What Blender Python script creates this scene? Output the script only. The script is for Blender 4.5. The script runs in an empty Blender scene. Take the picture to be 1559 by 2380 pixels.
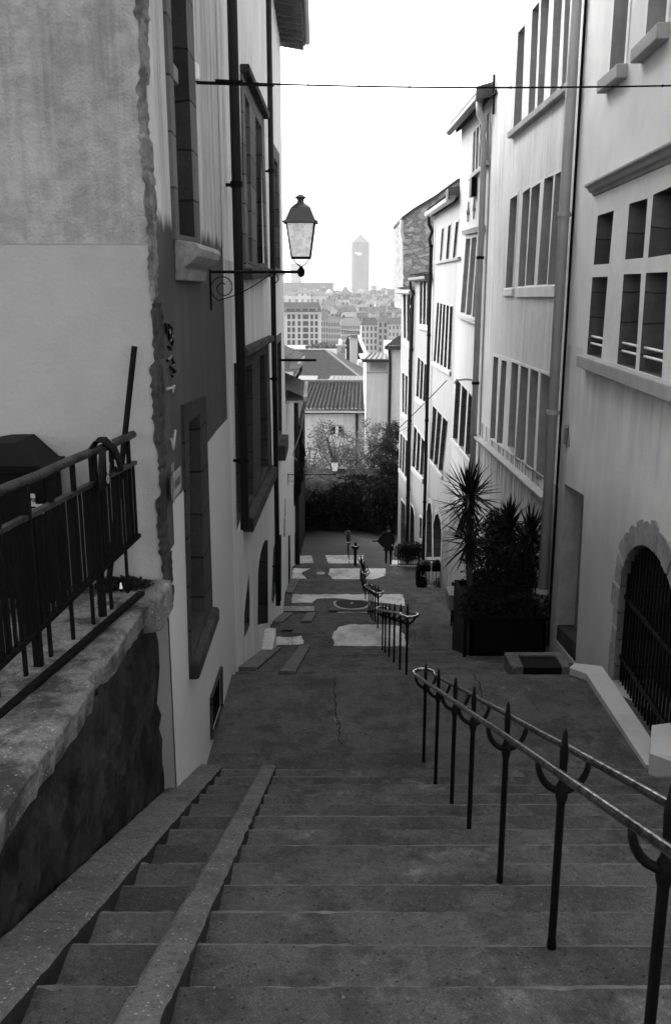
import bpy, bmesh, math, random
from mathutils import Vector
from mathutils.geometry import tessellate_polygon
R = math.radians
random.seed(7)
sc = bpy.context.scene
COL = sc.collection

# ---------------------------------------------------------------- camera
F, CX, CY, TH = 2108.0, 779.5, 1190.0, math.atan(0.2457)
CT, ST = math.cos(TH), math.sin(TH)
cam_d = bpy.data.cameras.new('camera')
cam = bpy.data.objects.new('camera', cam_d); COL.objects.link(cam)
cam.location = (0, 0, 0); cam.rotation_euler = (R(90) - TH, 0, 0)
cam_d.sensor_fit = 'VERTICAL'; cam_d.sensor_height = 36; cam_d.lens = 36 * F / 2380
cam_d.clip_start = 0.05; cam_d.clip_end = 40000
sc.camera = cam
# ---------------------------------------------------------------- light
SUN_EL, SUN_AZ = R(32), R(-42)          # azimuth from +Y towards +X; negative = from the left, ahead
w = bpy.data.worlds.new('World'); sc.world = w; w.use_nodes = True
nt = w.node_tree; bg = nt.nodes['Background']
sky = nt.nodes.new('ShaderNodeTexSky'); sky.sky_type = 'NISHITA'; sky.sun_disc = False
sky.sun_elevation = SUN_EL; sky.sun_rotation = SUN_AZ
sky.dust_density = 4.0; sky.air_density = 1.5
bw = nt.nodes.new('ShaderNodeRGBToBW')
nt.links.new(sky.outputs[0], bw.inputs[0]); nt.links.new(bw.outputs[0], bg.inputs[0])
bg.inputs[1].default_value = 0.15
sl = bpy.data.lights.new('sun', 'SUN'); sl.energy = 0.5; sl.angle = R(30); sl.color = (1, 0.995, 0.985)
so = bpy.data.objects.new('sun', sl); COL.objects.link(so)
sdir = Vector((math.sin(SUN_AZ) * math.cos(SUN_EL), math.cos(SUN_AZ) * math.cos(SUN_EL), math.sin(SUN_EL)))
so.rotation_euler = sdir.to_track_quat('Z', 'Y').to_euler(); so.location = (-20, 20, 60)
sc.view_settings.view_transform = 'Standard'; sc.view_settings.look = 'None'
sc.view_settings.exposure = 2.2; sc.view_settings.gamma = 1.0
sc.view_settings.use_curve_mapping = False
try:
    sc.cycles.use_denoising = True; sc.cycles.max_bounces = 6; sc.cycles.volume_bounces = 1
    sc.cycles.transparent_max_bounces = 8; sc.cycles.diffuse_bounces = 4
except Exception: pass

# ---------------------------------------------------------------- pixel of the photograph -> ray / point at a real distance
def ray(u, v):
    a = (u - CX) / F; b = (v - CY) / F
    return Vector((a, CT - b * ST, -ST - b * CT))
def PY(u, v, y):
    d = ray(u, v); return d * (y / d.y)
def PZ(u, v, z):
    d = ray(u, v); return d * (z / d.z)

# ---------------------------------------------------------------- mesh helpers
class MB:
    def __init__(s): s.v = []; s.f = []; s.mi = []; s.cur = 0
    def add(s, vs, fs):
        o = len(s.v); s.v += [tuple(x) for x in vs]
        s.f += [tuple(i + o for i in f) for f in fs]; s.mi += [s.cur] * len(fs); return s
    def quad(s, *p): return s.add(p, [tuple(range(len(p)))])
    def box(s, x0, x1, y0, y1, z0, z1):
        v = [(x0,y0,z0),(x1,y0,z0),(x1,y1,z0),(x0,y1,z0),(x0,y0,z1),(x1,y0,z1),(x1,y1,z1),(x0,y1,z1)]
        return s.add(v, [(0,3,2,1),(4,5,6,7),(0,1,5,4),(1,2,6,5),(2,3,7,6),(3,0,4,7)])
    def hexa(s, b, t):
        return s.add(list(b) + list(t), [(3,2,1,0),(4,5,6,7),(0,1,5,4),(1,2,6,5),(2,3,7,6),(3,0,4,7)])
    def prism(s, pts, vec, caps=True):
        n = len(pts); vec = Vector(vec); p = [Vector(q) for q in pts]
        vs = p + [q + vec for q in p]
        fs = [(i, (i + 1) % n, (i + 1) % n + n, i + n) for i in range(n)]
        s.add(vs, fs)
        if caps:
            tri = tessellate_polygon([p])
            s.add(p, tri); s.add([q + vec for q in p], tri)
        return s
    def tube(s, path, r, n=8, closed=False, cap=True):
        path = [Vector(p) for p in path]; m = len(path)
        rr = r if isinstance(r, (list, tuple)) else [r] * m
        vs = []; up = None
        for i, p in enumerate(path):
            if closed: t = (path[(i + 1) % m] - path[i - 1])
            else: t = path[min(i + 1, m - 1)] - path[max(i - 1, 0)]
            t.normalize()
            if up is None:
                up = Vector((0, 0, 1)) if abs(t.z) < 0.9 else Vector((1, 0, 0))
            a = t.cross(up); 
            if a.length < 1e-5: a = t.cross(Vector((0, 1, 0)))
            a.normalize(); b = a.cross(t); b.normalize(); up = b
            for k in range(n):
                an = 2 * math.pi * k / n
                vs.append(p + (a * math.cos(an) + b * math.sin(an)) * rr[i])
        fs = []
        for i in range(m if closed else m - 1):
            j = (i + 1) % m
            for k in range(n):
                fs.append((i*n+k, i*n+(k+1)%n, j*n+(k+1)%n, j*n+k))
        if cap and not closed:
            fs.append(tuple(range(n))[::-1]); fs.append(tuple((m-1)*n + k for k in range(n)))
        return s.add(vs, fs)
    def lathe(s, prof, c, n=12):
        c = Vector(c); vs = []; m = len(prof)
        for (r, z) in prof:
            for k in range(n):
                a = 2*math.pi*(k+.5)/n; vs.append(c + Vector((r*math.cos(a), r*math.sin(a), z)))
        fs = [(i*n+k, i*n+(k+1)%n, (i+1)*n+(k+1)%n, (i+1)*n+k) for i in range(m-1) for k in range(n)]
        fs.append(tuple(range(n))[::-1]); fs.append(tuple((m-1)*n+k for k in range(n)))
        return s.add(vs, fs)
    def obox(s, a, b, wv, hv):
        a, b, wv, hv = Vector(a), Vector(b), Vector(wv)/2, Vector(hv)/2
        return s.hexa([a-wv-hv, a+wv-hv, b+wv-hv, b-wv-hv], [a-wv+hv, a+wv+hv, b+wv+hv, b-wv+hv])
    def build(s, name, mat, parent=None, smooth=False, bevel=0):
        me = bpy.data.meshes.new(name)
        o = bpy.data.objects.new(name, me); COL.objects.link(o)
        off = Vector((0, 0, 0))
        if parent is not None:
            p = parent
            while p is not None: off = off + p.location; p = p.parent
            o.parent = parent
        me.from_pydata([tuple(Vector(q) - off) for q in s.v], [], s.f)
        ms = mat if isinstance(mat, (list, tuple)) else [mat]
        for m_ in ms: me.materials.append(m_)
        if len(ms) > 1: me.polygons.foreach_set('material_index', s.mi)
        if smooth: me.polygons.foreach_set('use_smooth', [True] * len(me.polygons))
        me.update()
        bm = bmesh.new(); bm.from_mesh(me)
        bmesh.ops.recalc_face_normals(bm, faces=bm.faces) if len(s.f) < 60000 else None
        bm.to_mesh(me); bm.free()
        if bevel:
            b = o.modifiers.new('bevel', 'BEVEL'); b.width = bevel; b.segments = 2; b.limit_method = 'ANGLE'
        return o

def tag(o, label=None, cat=None, group=None, kind=None):
    if label: o['label'] = label
    if cat: o['category'] = cat
    if group: o['group'] = group
    if kind: o['kind'] = kind
    return o
def thing(name, label, cat, loc, group=None):
    o = bpy.data.objects.new(name, None); COL.objects.link(o)
    o.location = loc; o.empty_display_size = 0.2
    return tag(o, label, cat, group)
def struct(name, mb, m, kind='structure', **k):
    o = mb.build(name, m, None, **k); o['kind'] = kind; return o
def copy_tree(o, parent=None):
    c = o.copy(); COL.objects.link(c); c.parent = parent
    for ch in list(o.children): copy_tree(ch, c)
    return c

# ---------------------------------------------------------------- materials (all grey: the place is seen in black and white)
MATS = {}
def mat(name, base, var=0.25, scale=1.5, rough=0.9, streak=0.0, bump=0.25, bscale=60, metal=0.0, spec=0.06,
        joints=None, blotch=None, blot_scale=0.6, blot_amt=0.0, speck=0.0, brick=None, transl=0.0, band=None, cellcrack=0.0, crackd=.35, stepvar=0.0, drips=None):
    if name in MATS: return MATS[name]
    m = bpy.data.materials.new(name); m.use_nodes = True; t = m.node_tree; N = t.nodes; L = t.links
    bs = N['Principled BSDF']; geo = N.new('ShaderNodeNewGeometry'); P = geo.outputs['Position']
    def emit(v):
        bs.inputs['Emission Color'].default_value = (1,1,1,1); bs.inputs['Emission Strength'].default_value = v
    def val(x):
        n = N.new('ShaderNodeValue'); n.outputs[0].default_value = x; return n.outputs[0]
    def mth(op, a, b=None, c=None):
        n = N.new('ShaderNodeMath'); n.operation = op
        for i, x in enumerate((a, b, c)):
            if x is None: continue
            if isinstance(x, (int, float)): n.inputs[i].default_value = x
            else: L.new(x, n.inputs[i])
        return n.outputs[0]
    def noise(sc_, det=5, vec=None, rough_=0.6):
        n = N.new('ShaderNodeTexNoise'); n.inputs['Scale'].default_value = sc_; n.inputs['Detail'].default_value = det
        n.inputs['Roughness'].default_value = rough_; L.new(vec or P, n.inputs['Vector']); return n.outputs[0]
    def mapv(sx, sy, sz):
        n = N.new('ShaderNodeMapping'); n.inputs['Scale'].default_value = (sx, sy, sz); L.new(P, n.inputs['Vector']); return n.outputs[0]
    def ramp(x, a, b):       # clamp (x-a)/(b-a)
        n = N.new('ShaderNodeMapRange'); n.inputs[1].default_value = a; n.inputs[2].default_value = b
        L.new(x, n.inputs[0]); return n.outputs[0]
    n1 = noise(scale, 6); n2 = noise(scale * 7, 4)
    f = mth('ADD', mth('MULTIPLY', mth('SUBTRACT', n1, 0.5), 2.4 * var), mth('MULTIPLY', mth('SUBTRACT', n2, 0.5), 1.2 * var))
    f = mth('ADD', f, 1.0)
    if streak:
        s1 = noise(1.0, 5, mapv(5, 5, 0.25)); s2 = noise(1.0, 4, mapv(22, 22, 0.7))
        g = ramp(s1, 0.38, 0.68); g2 = ramp(s2, 0.45, 0.75)
        f = mth('MULTIPLY', f, mth('SUBTRACT', 1.0, mth('MULTIPLY', mth('MULTIPLY', g, mth('ADD', 0.35, g2)), streak)))
    if blot_amt:
        b1 = noise(blot_scale, 7, None, 0.68); g = ramp(b1, 0.46, 0.58)
        f = mth('MULTIPLY', f, mth('SUBTRACT', 1.0, mth('MULTIPLY', g, blot_amt)))
    if speck:
        v = N.new('ShaderNodeTexVoronoi'); v.inputs['Scale'].default_value = 45; L.new(P, v.inputs['Vector'])
        sp = N.new('ShaderNodeSeparateColor'); L.new(v.outputs['Color'], sp.inputs[0])
        g = mth('MULTIPLY', mth('LESS_THAN', v.outputs['Distance'], 0.28), mth('GREATER_THAN', sp.outputs[0], 0.80))
        f = mth('ADD', f, mth('MULTIPLY', g, speck))
        g = mth('MULTIPLY', mth('LESS_THAN', v.outputs['Distance'], 0.3), mth('LESS_THAN', sp.outputs[0], 0.10))
        f = mth('MULTIPLY', f, mth('SUBTRACT', 1.0, mth('MULTIPLY', g, 0.5)))
        f = mth('MULTIPLY', f, mth('ADD', 0.1, mth('MULTIPLY', noise(150, 3), 1.8)))
        f = mth('MULTIPLY', f, mth('ADD', 0.5, mth('MULTIPLY', noise(28, 4), 1.0)))
    if stepvar:
        sp = N.new('ShaderNodeSeparateXYZ'); L.new(P, sp.inputs[0])
        cell = N.new('ShaderNodeTexWhiteNoise'); cell.noise_dimensions = '2D'; cv = N.new('ShaderNodeCombineXYZ')
        L.new(mth('ROUND', mth('MULTIPLY', sp.outputs[2], 30)), cv.inputs[0]); L.new(mth('FLOOR', mth('ADD', mth('MULTIPLY', sp.outputs[0], .55), mth('MULTIPLY', sp.outputs[2], 2.3))), cv.inputs[1]); L.new(cv.outputs[0], cell.inputs['Vector'])
        f = mth('MULTIPLY', f, mth('ADD', 1 - stepvar, mth('MULTIPLY', cell.outputs['Value'], 2*stepvar)))
        g = mth('MULTIPLY', ramp(noise(1.7, 6, None, .7), .56, .64), ramp(noise(9, 4), .42, .6))
        f = mth('MULTIPLY', f, mth('ADD', 1.0, mth('MULTIPLY', g, .8)))
    if drips:
        sp = N.new('ShaderNodeSeparateXYZ'); L.new(P, sp.inputs[0])
        g = mth('MULTIPLY', ramp(sp.outputs[2], drips[0]-drips[1], drips[0]), mth('LESS_THAN', sp.outputs[2], drips[0]))
        st = ramp(noise(1.0, 5, mapv(7, 7, .35)), .40, .58); s3 = ramp(noise(1.0, 4, mapv(30, 30, 1.6)), .35, .65)
        g = mth('MULTIPLY', g, mth('MULTIPLY', st, mth('ADD', .4, s3)))
        f = mth('MULTIPLY', f, mth('MAXIMUM', .12, mth('SUBTRACT', 1.0, mth('MULTIPLY', g, drips[2]))))
    if joints:
        sp = N.new('ShaderNodeSeparateXYZ'); L.new(P, sp.inputs[0])
        zz = mth('ADD', mth('DIVIDE', sp.outputs[2], joints), mth('MULTIPLY', noise(2.0, 2), 0.25))
        fr = mth('FRACT', zz); g = mth('LESS_THAN', fr, 0.05)
        cell = N.new('ShaderNodeTexWhiteNoise'); cell.noise_dimensions = '1D'; L.new(mth('FLOOR', zz), cell.inputs['W'])
        f = mth('MULTIPLY', f, mth('ADD', 0.8, mth('MULTIPLY', cell.outputs['Value'], 0.4)))
        f = mth('MULTIPLY', f, mth('SUBTRACT', 1.0, mth('MULTIPLY', g, 0.65)))
    hgt = noise(bscale, 6)
    if cellcrack:
        v = N.new('ShaderNodeTexVoronoi'); v.feature = 'DISTANCE_TO_EDGE'; v.inputs['Scale'].default_value = cellcrack
        mp = N.new('ShaderNodeMapping'); mp.inputs['Scale'].default_value = (0.55, 0.55, 1.2)
        nv = N.new('ShaderNodeTexNoise'); nv.inputs['Scale'].default_value = 2.5; L.new(P, nv.inputs['Vector'])
        va = N.new('ShaderNodeVectorMath'); va.operation = 'MULTIPLY_ADD'; va.inputs[1].default_value = (.35, .35, .35)
        L.new(nv.outputs['Color'], va.inputs[0]); L.new(P, va.inputs[2]); L.new(va.outputs[0], mp.inputs['Vector'])
        L.new(mp.outputs[0], v.inputs['Vector'])
        v2 = N.new('ShaderNodeTexVoronoi'); v2.inputs['Scale'].default_value = cellcrack; L.new(mp.outputs[0], v2.inputs['Vector'])
        sp = N.new('ShaderNodeSeparateColor'); L.new(v2.outputs['Color'], sp.inputs[0])
        f = mth('MULTIPLY', f, mth('ADD', 0.65, mth('MULTIPLY', sp.outputs[0], 0.7)))
        e = ramp(v.outputs['Distance'], 0.0, 0.09)
        f = mth('MULTIPLY', f, mth('ADD', crackd, mth('MULTIPLY', e, 1-crackd)))
        hgt = mth('ADD', mth('MULTIPLY', hgt, 0.4), mth('MULTIPLY', e, 1.2))
    if brick:
        b = N.new('ShaderNodeTexBrick'); b.inputs['Scale'].default_value = 1
        b.inputs['Color1'].default_value = (1,)*3+(1,); b.inputs['Color2'].default_value = (brick[2],)*3+(1,); b.inputs['Mortar'].default_value = (brick[3],)*3+(1,)
        b.inputs['Brick Width'].default_value = brick[0]; b.inputs['Row Height'].default_value = brick[1]; b.inputs['Mortar Size'].default_value = brick[4]
        b.offset = 0
        sp = N.new('ShaderNodeSeparateXYZ'); L.new(P, sp.inputs[0]); cb = N.new('ShaderNodeCombineXYZ')
        L.new(mth('ADD', sp.outputs[0], sp.outputs[1]), cb.inputs[0]); L.new(sp.outputs[2], cb.inputs[1]); L.new(cb.outputs[0], b.inputs['Vector'])
        sb = N.new('ShaderNodeSeparateColor'); L.new(b.outputs[0], sb.inputs[0])
        f = mth('MULTIPLY', f, sb.outputs[0])
    if band:                 # a dirty or repainted zone, or shade painted in, with its own wavy edge: (z0, z1, soft, factor)
        sp = N.new('ShaderNodeSeparateXYZ'); L.new(P, sp.inputs[0])
        zz = mth('ADD', sp.outputs[2], mth('MULTIPLY', mth('SUBTRACT', noise(1.3, 4, mapv(3, 3, .4)), 0.5), band[4]))
        g = mth('MULTIPLY', ramp(zz, band[0] - band[2], band[0]), mth('SUBTRACT', 1.0, ramp(zz, band[1], band[1] + band[2])))
        f = mth('MULTIPLY', f, mth('ADD', 1.0, mth('MULTIPLY', g, band[3] - 1.0)))
    c = mth('MULTIPLY', f, base); c = mth('MAXIMUM', c, base * 0.12)
    cc = N.new('ShaderNodeCombineColor')
    for i in range(3): L.new(c, cc.inputs[i])
    L.new(cc.outputs[0], bs.inputs['Base Color'])
    bs.inputs['Roughness'].default_value = rough; bs.inputs['Metallic'].default_value = metal
    bs.inputs['Specular IOR Level'].default_value = spec
    if bump:
        bp = N.new('ShaderNodeBump'); bp.inputs['Strength'].default_value = bump; bp.inputs['Distance'].default_value = 0.02
        L.new(hgt, bp.inputs['Height']); L.new(bp.outputs[0], bs.inputs['Normal'])
    if transl:
        tr = N.new('ShaderNodeBsdfTranslucent'); L.new(cc.outputs[0], tr.inputs[0])
        mx = N.new('ShaderNodeMixShader'); mx.inputs[0].default_value = transl
        L.new(bs.outputs[0], mx.inputs[1]); L.new(tr.outputs[0], mx.inputs[2])
        L.new(mx.outputs[0], N['Material Output'].inputs[0])
    MATS[name] = m; return m

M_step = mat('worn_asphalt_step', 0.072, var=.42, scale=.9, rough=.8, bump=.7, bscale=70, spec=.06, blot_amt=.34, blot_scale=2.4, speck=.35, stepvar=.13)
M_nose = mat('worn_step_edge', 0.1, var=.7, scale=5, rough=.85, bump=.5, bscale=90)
M_riser = mat('dark_riser', 0.028, var=.5, scale=3, rough=.9, bump=.5)
M_pave = mat('lower_pavement', 0.07, var=.35, scale=.7, rough=.85, bump=.4, speck=.5)
M_strip = mat('concrete_strip', 0.12, var=.35, scale=1.6, rough=.9, bump=1.0, bscale=35, blot_amt=.35, blot_scale=1.6, speck=1.3)
M_patch = mat('pale_concrete_patch', 0.52, var=.35, scale=1.3, rough=.9, bump=.4, blot_amt=.35, blot_scale=1.4)
M_kerb = mat('pale_kerb_concrete', 0.42, var=.15, scale=1.2, rough=.85, bump=.3, blot_amt=.2)
M_ledge = mat('grey_ledge_concrete', 0.3, var=.15, scale=1.2, rough=.85, bump=.3)
M_crack = mat('crack_dirt', 0.012, var=.2, bump=0)
M_light = mat('chalk_mark', 0.09, var=.4, scale=20, bump=0)
M_gable = mat('grey_gable_render', 0.33, var=.30, scale=1.6, rough=.92, bump=.8, bscale=45, blot_amt=.20, blot_scale=4.5, streak=.35)
M_gable_low = mat('smooth_gable_render', 0.31, var=.10, scale=1.0, rough=.92, bump=.35, bscale=30, blot_amt=.08, blot_scale=.8)
M_facA = mat('streaked_old_render', 0.5, var=.25, scale=1.0, rough=.92, streak=.75, bump=.4, band=(-9, .45, .12, .14, .35))
M_base = mat('repainted_base_render', 0.45, var=.08, scale=.8, rough=.85, bump=.2, bscale=30)
M_facB = mat('pale_left_render', 0.62, var=.12, scale=.9, rough=.9, streak=.45, bump=.25, drips=(.35, 1.9, .5))
M_facC = mat('pale_left_render_far', 0.62, var=.12, scale=.9, rough=.9, streak=.3, bump=.2)
M_quoin = mat('dark_rough_quoin', 0.05, var=.6, scale=4, rough=.95, bump=1.0, bscale=14, blot_amt=.45, blot_scale=2.5)
M_quoin_hi = mat('grey_rough_quoin', 0.17, var=.6, scale=4, rough=.95, bump=1.0, bscale=14, blot_amt=.5, blot_scale=3)
M_stoneL = mat('dark_jointed_stone', 0.12, var=.35, scale=3, rough=.9, bump=.6, joints=.42, streak=.3)
M_stoneLd = mat('darker_jointed_stone', 0.04, var=.4, scale=3, rough=.9, bump=.6, joints=.42)
M_R1 = mat('pale_right_render', 0.7, var=.09, scale=.8, rough=.9, streak=.05, bump=.3, bscale=40, blot_amt=.10, blot_scale=.7, band=(-40, -3.4, 1.2, .62, .9), drips=(-.85, 1.5, .3))  # band paints the fading light near the gate into the lower wall colour
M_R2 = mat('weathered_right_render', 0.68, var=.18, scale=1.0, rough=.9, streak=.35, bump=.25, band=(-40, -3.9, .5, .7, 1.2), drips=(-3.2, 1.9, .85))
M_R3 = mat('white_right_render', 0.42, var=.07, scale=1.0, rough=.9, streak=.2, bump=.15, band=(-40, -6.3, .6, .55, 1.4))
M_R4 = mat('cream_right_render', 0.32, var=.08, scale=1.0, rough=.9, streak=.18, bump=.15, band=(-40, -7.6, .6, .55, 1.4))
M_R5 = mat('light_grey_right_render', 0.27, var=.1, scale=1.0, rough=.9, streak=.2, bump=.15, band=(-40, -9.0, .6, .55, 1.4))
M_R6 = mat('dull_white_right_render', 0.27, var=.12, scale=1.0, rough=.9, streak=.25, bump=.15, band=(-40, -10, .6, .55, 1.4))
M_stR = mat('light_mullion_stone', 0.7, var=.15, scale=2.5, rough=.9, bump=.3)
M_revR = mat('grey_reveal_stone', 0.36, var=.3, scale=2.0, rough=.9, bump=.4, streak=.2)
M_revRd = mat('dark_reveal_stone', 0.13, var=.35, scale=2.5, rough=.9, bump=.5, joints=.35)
M_sillR = mat('weathered_sill_stone', 0.36, var=.25, scale=2.5, rough=.9, bump=.4)
M_stR2 = mat('far_mullion_stone', 0.38, var=.15, scale=2.5, rough=.9, bump=.3)
M_glass = mat('dark_window_glass', 0.01, var=.3, rough=.12, bump=0, spec=.5)
M_void = mat('black_opening', 0.004, var=.2, rough=.9, bump=0, spec=.1)
M_wood = mat('grey_door_wood', 0.22, var=.2, scale=2, rough=.7, bump=.2, streak=.3)
M_dwood = mat('dark_door_wood', 0.03, var=.3, rough=.6, bump=.2)
M_pipeL = mat('dark_drainpipe', 0.022, var=.3, scale=2, rough=.55, bump=.1, metal=.2)
M_pipeR = mat('zinc_drainpipe', 0.42, var=.15, scale=2, rough=.5, bump=.05, metal=.1)
M_zinc = mat('zinc_sheet', 0.13, var=.15, scale=1.5, rough=.45, bump=.05, metal=.4)
M_iron = mat('black_iron', 0.004, var=.5, scale=6, rough=.6, bump=.4, bscale=60, spec=.08)
M_rail = mat('worn_steel_rail', 0.27, var=.5, scale=9, rough=.20, bump=.12, bscale=50, metal=1.0, blot_amt=.85, blot_scale=14)
M_railtop = mat('old_railing_paint', 0.05, var=.5, scale=9, rough=.38, bump=.7, bscale=30, metal=.5, blot_amt=.4, blot_scale=6)
M_bar = mat('black_railing_paint', 0.004, var=.5, scale=5, rough=.6, bump=.4, bscale=30)
M_tile = mat('old_roof_tile', 0.06, var=.5, scale=3, rough=.9, bump=.5)
M_tile2 = mat('grey_roof_tile', 0.06, var=.45, scale=2.5, rough=.9, bump=.4)
M_moss = mat('mossy_tile', 0.1, var=.6, scale=5, rough=.95, bump=.9, bscale=20)
M_slate = mat('dark_slate', 0.02, var=.3, scale=1, rough=.6, bump=.1)
M_soffit = mat('dark_soffit', 0.05, var=.3, rough=.9, bump=.2)
M_rubble = mat('rubble_stone', 0.30, var=.35, scale=2, rough=.95, bump=.9, bscale=14, cellcrack=4.2, crackd=.55)
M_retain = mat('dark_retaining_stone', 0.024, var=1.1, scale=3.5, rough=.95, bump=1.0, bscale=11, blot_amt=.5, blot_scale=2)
M_cope = mat('worn_coping_stone', 0.15, var=.5, scale=2.2, rough=.9, bump=1.0, bscale=22, blot_amt=.72, blot_scale=2.2, speck=.7, stepvar=.06)
M_arch = mat('rough_arch_stone', 0.24, var=.5, scale=3, rough=.95, bump=.9, bscale=18)
M_black = mat('black_plastic', 0.003, var=.2, rough=.5, bump=.1)
M_tarp = mat('charcoal_cover', 0.012, var=.15, rough=.7, bump=.1)
M_white = mat('white_paint', 0.75, var=.1, rough=.6, bump=0)
M_milk = mat('milky_lamp_glass', 0.80, var=.05, rough=.5, bump=0, transl=.65, blot_amt=.0)
M_leafd = mat('dark_leaf', 0.02, var=.5, scale=5, rough=.6, bump=0, transl=.3)
M_leafk = mat('blackened_evergreen_leaf', .0055, var=.5, scale=5, rough=.7, bump=0, transl=.2)
M_leafl = mat('light_spring_leaf', 0.12, var=.5, scale=3, rough=.6, bump=0, transl=.5)
M_yucca = mat('stiff_dark_leaf', 0.01, var=.4, scale=5, rough=.5, bump=0, spec=.12)
M_bark = mat('grey_bark', 0.06, var=.4, scale=5, rough=.95, bump=.6)
M_cloth = mat('black_cloth', 0.012, var=.3, rough=.95, bump=.2)
M_skin = mat('skin', 0.30, var=.1, rough=.6, bump=0)
M_plant = mat('dark_planter', 0.004, var=.4, rough=.9, bump=.5)
M_sky_wall = mat('far_wall_pale', 0.5, var=.08, scale=.05, rough=.9, bump=0)
M_far = [mat('far_wall_%s' % n, c, var=.1, scale=.05, rough=.9, bump=0) for n, c in (('cream', .40), ('stone', .28), ('light', .46), ('grey', .18))]
M_farroof = [mat('far_roof_%s' % n, c, var=.15, scale=.08, rough=.9, bump=0) for n, c in (('dark', .05), ('mid', .085), ('pale', .14))]
M_farwin = mat('far_window', 0.03, var=.4, scale=.2, rough=.4, bump=0)
M_palace = mat('far_windowed_front', 0.20, var=.05, scale=.05, rough=.9, bump=0, brick=(4.2, 6.0, 1.0, 2.7, 1.3))
M_tower = mat('tower_brown_panels', 0.11, var=.06, scale=.05, rough=.8, bump=0, brick=(6, 3.5, .93, .9, .2))
M_ground = mat('city_ground', 0.15, var=.3, scale=.01, rough=.95, bump=0)

# ================================================================ THE STEPPED STREET
# flights: (y of first riser, z of landing above, number of steps, going, rise)
def flight(y0, z0, y1, z1, n): return [(y0 + (y1 - y0) * k / n, z0 + (z1 - z0) * k / n) for k in range(n + 1)]
FL = [flight(2.886 - 7*.43, -(2.528 - 7*.17), 8.046, -4.568, 19),
      flight(10.8, -4.79, 17.2, -7.05, 15), flight(18.6, -7.08, 24.5, -9.0, 12), flight(26.3, -9.03, 31.5, -10.25, 8),
      flight(33.2, -10.30, 38.0, -11.69, 9)]
# each entry (y, z): the nosing of a step; z = level of the tread that ENDS there
def nosings():
    out = []
    for i, f in enumerate(FL):
        out += [('n', y, z) for (y, z) in f]
    return out
PROF = [(-7.0, FL[0][0][1] + 0.0)]
for i, f in enumerate(FL):
    n = len(f)
    for k, (y, z) in enumerate(f):
        nz_ = f[k + 1][1] if k + 1 < n else f[k][1] - (f[k][1] - f[k - 1][1]) * -1
        if k == 0 and i > 0: PROF.append((y, z))
        elif k == 0: PROF.append((y, z))
        else: PROF.append((y, z))
        drop = (f[1][1] - f[0][1])
        PROF.append((y + .004, z + drop))
    # landing level after the last riser
END = [(39.6, -11.98), (50.0, -13.4), (57.0, -14.6)]
def fix():
    """levels: after flight i the landing runs from its last riser foot to the next flight's first nosing"""
    pts = []
    for i, f in enumerate(FL):
        drop = f[1][1] - f[0][1]
        for (y, z) in f:
            pts.append((y, z)); pts.append((y + .004, z + drop))
    return pts
PTS = [(-7.0, FL[0][0][1])] + fix() + END
# smooth: force landing starts/ends equal
def gz(y):
    for (a, b) in zip(PTS, PTS[1:]):
        if a[0] <= y <= b[0]:
            t = (y - a[0]) / max(b[0] - a[0], 1e-6); return a[1] + (b[1] - a[1]) * t
    return PTS[-1][1]
def nline(y):                # the slope line through the nosings
    q = []
    for f in FL: q += [f[0], f[-1]]
    q = [(-7, FL[0][0][1])] + q + END
    for (a, b) in zip(q, q[1:]):
        if a[0] <= y <= b[0]:
            t = (y - a[0]) / max(b[0] - a[0], 1e-6); return a[1] + (b[1] - a[1]) * t
    return q[-1][1]
def PG(u, v):                # photograph pixel -> point on the street surface
    d = ray(u, v); y = 1.0
    while y < 60:
        if d.z * y / d.y <= gz(y): break
        y += 0.02
    return Vector((d.x * y / d.y, y, gz(y)))

XL, XR = -1.9, 4.6
def street():
    mb = MB(); xs = [XL + (XR - XL) * i / 130 for i in range(131)]
    rows = []
    rnd = random.Random(3)
    prof = []
    for k, (y, z) in enumerate(PTS):
        nose = k + 1 < len(PTS) and abs(PTS[k + 1][0] - y - .004) < 1e-6 and y < 39
        if nose:
            prof += [(y - .028, z, 0), (y - .006, z - .010, 1), (y + .004, z - .03, 2)]
        elif k and y < 39 and abs(y - PTS[k - 1][0] - .004) < 1e-6:
            prof += [(y + .006, z, 0), ]
        else: prof.append((y, z, 0))
    for (y, z, m) in prof:
        ph = rnd.random() * 6
        w1 = [rnd.uniform(-.003, .003) - (rnd.uniform(.004, .016) if rnd.random() < .05 else 0) for _ in xs]
        rows.append([(x, y + (.006 * math.sin(x * 1.7 + ph) + w1[i] if y < 39 else 0), z + (w1[i] * .6 if m else 0)) for i, x in enumerate(xs)])
    n = len(xs); vs = [p for r in rows for p in r]
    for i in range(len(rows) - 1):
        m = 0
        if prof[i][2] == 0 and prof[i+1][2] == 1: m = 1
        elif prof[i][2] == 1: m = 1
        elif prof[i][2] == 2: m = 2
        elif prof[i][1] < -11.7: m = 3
        for k in range(n - 1):
            mb.f.append((i*n+k, i*n+k+1, (i+1)*n+k+1, (i+1)*n+k)); mb.mi.append(m)
    mb.v = vs
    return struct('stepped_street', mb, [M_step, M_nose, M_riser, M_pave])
street()

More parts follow.
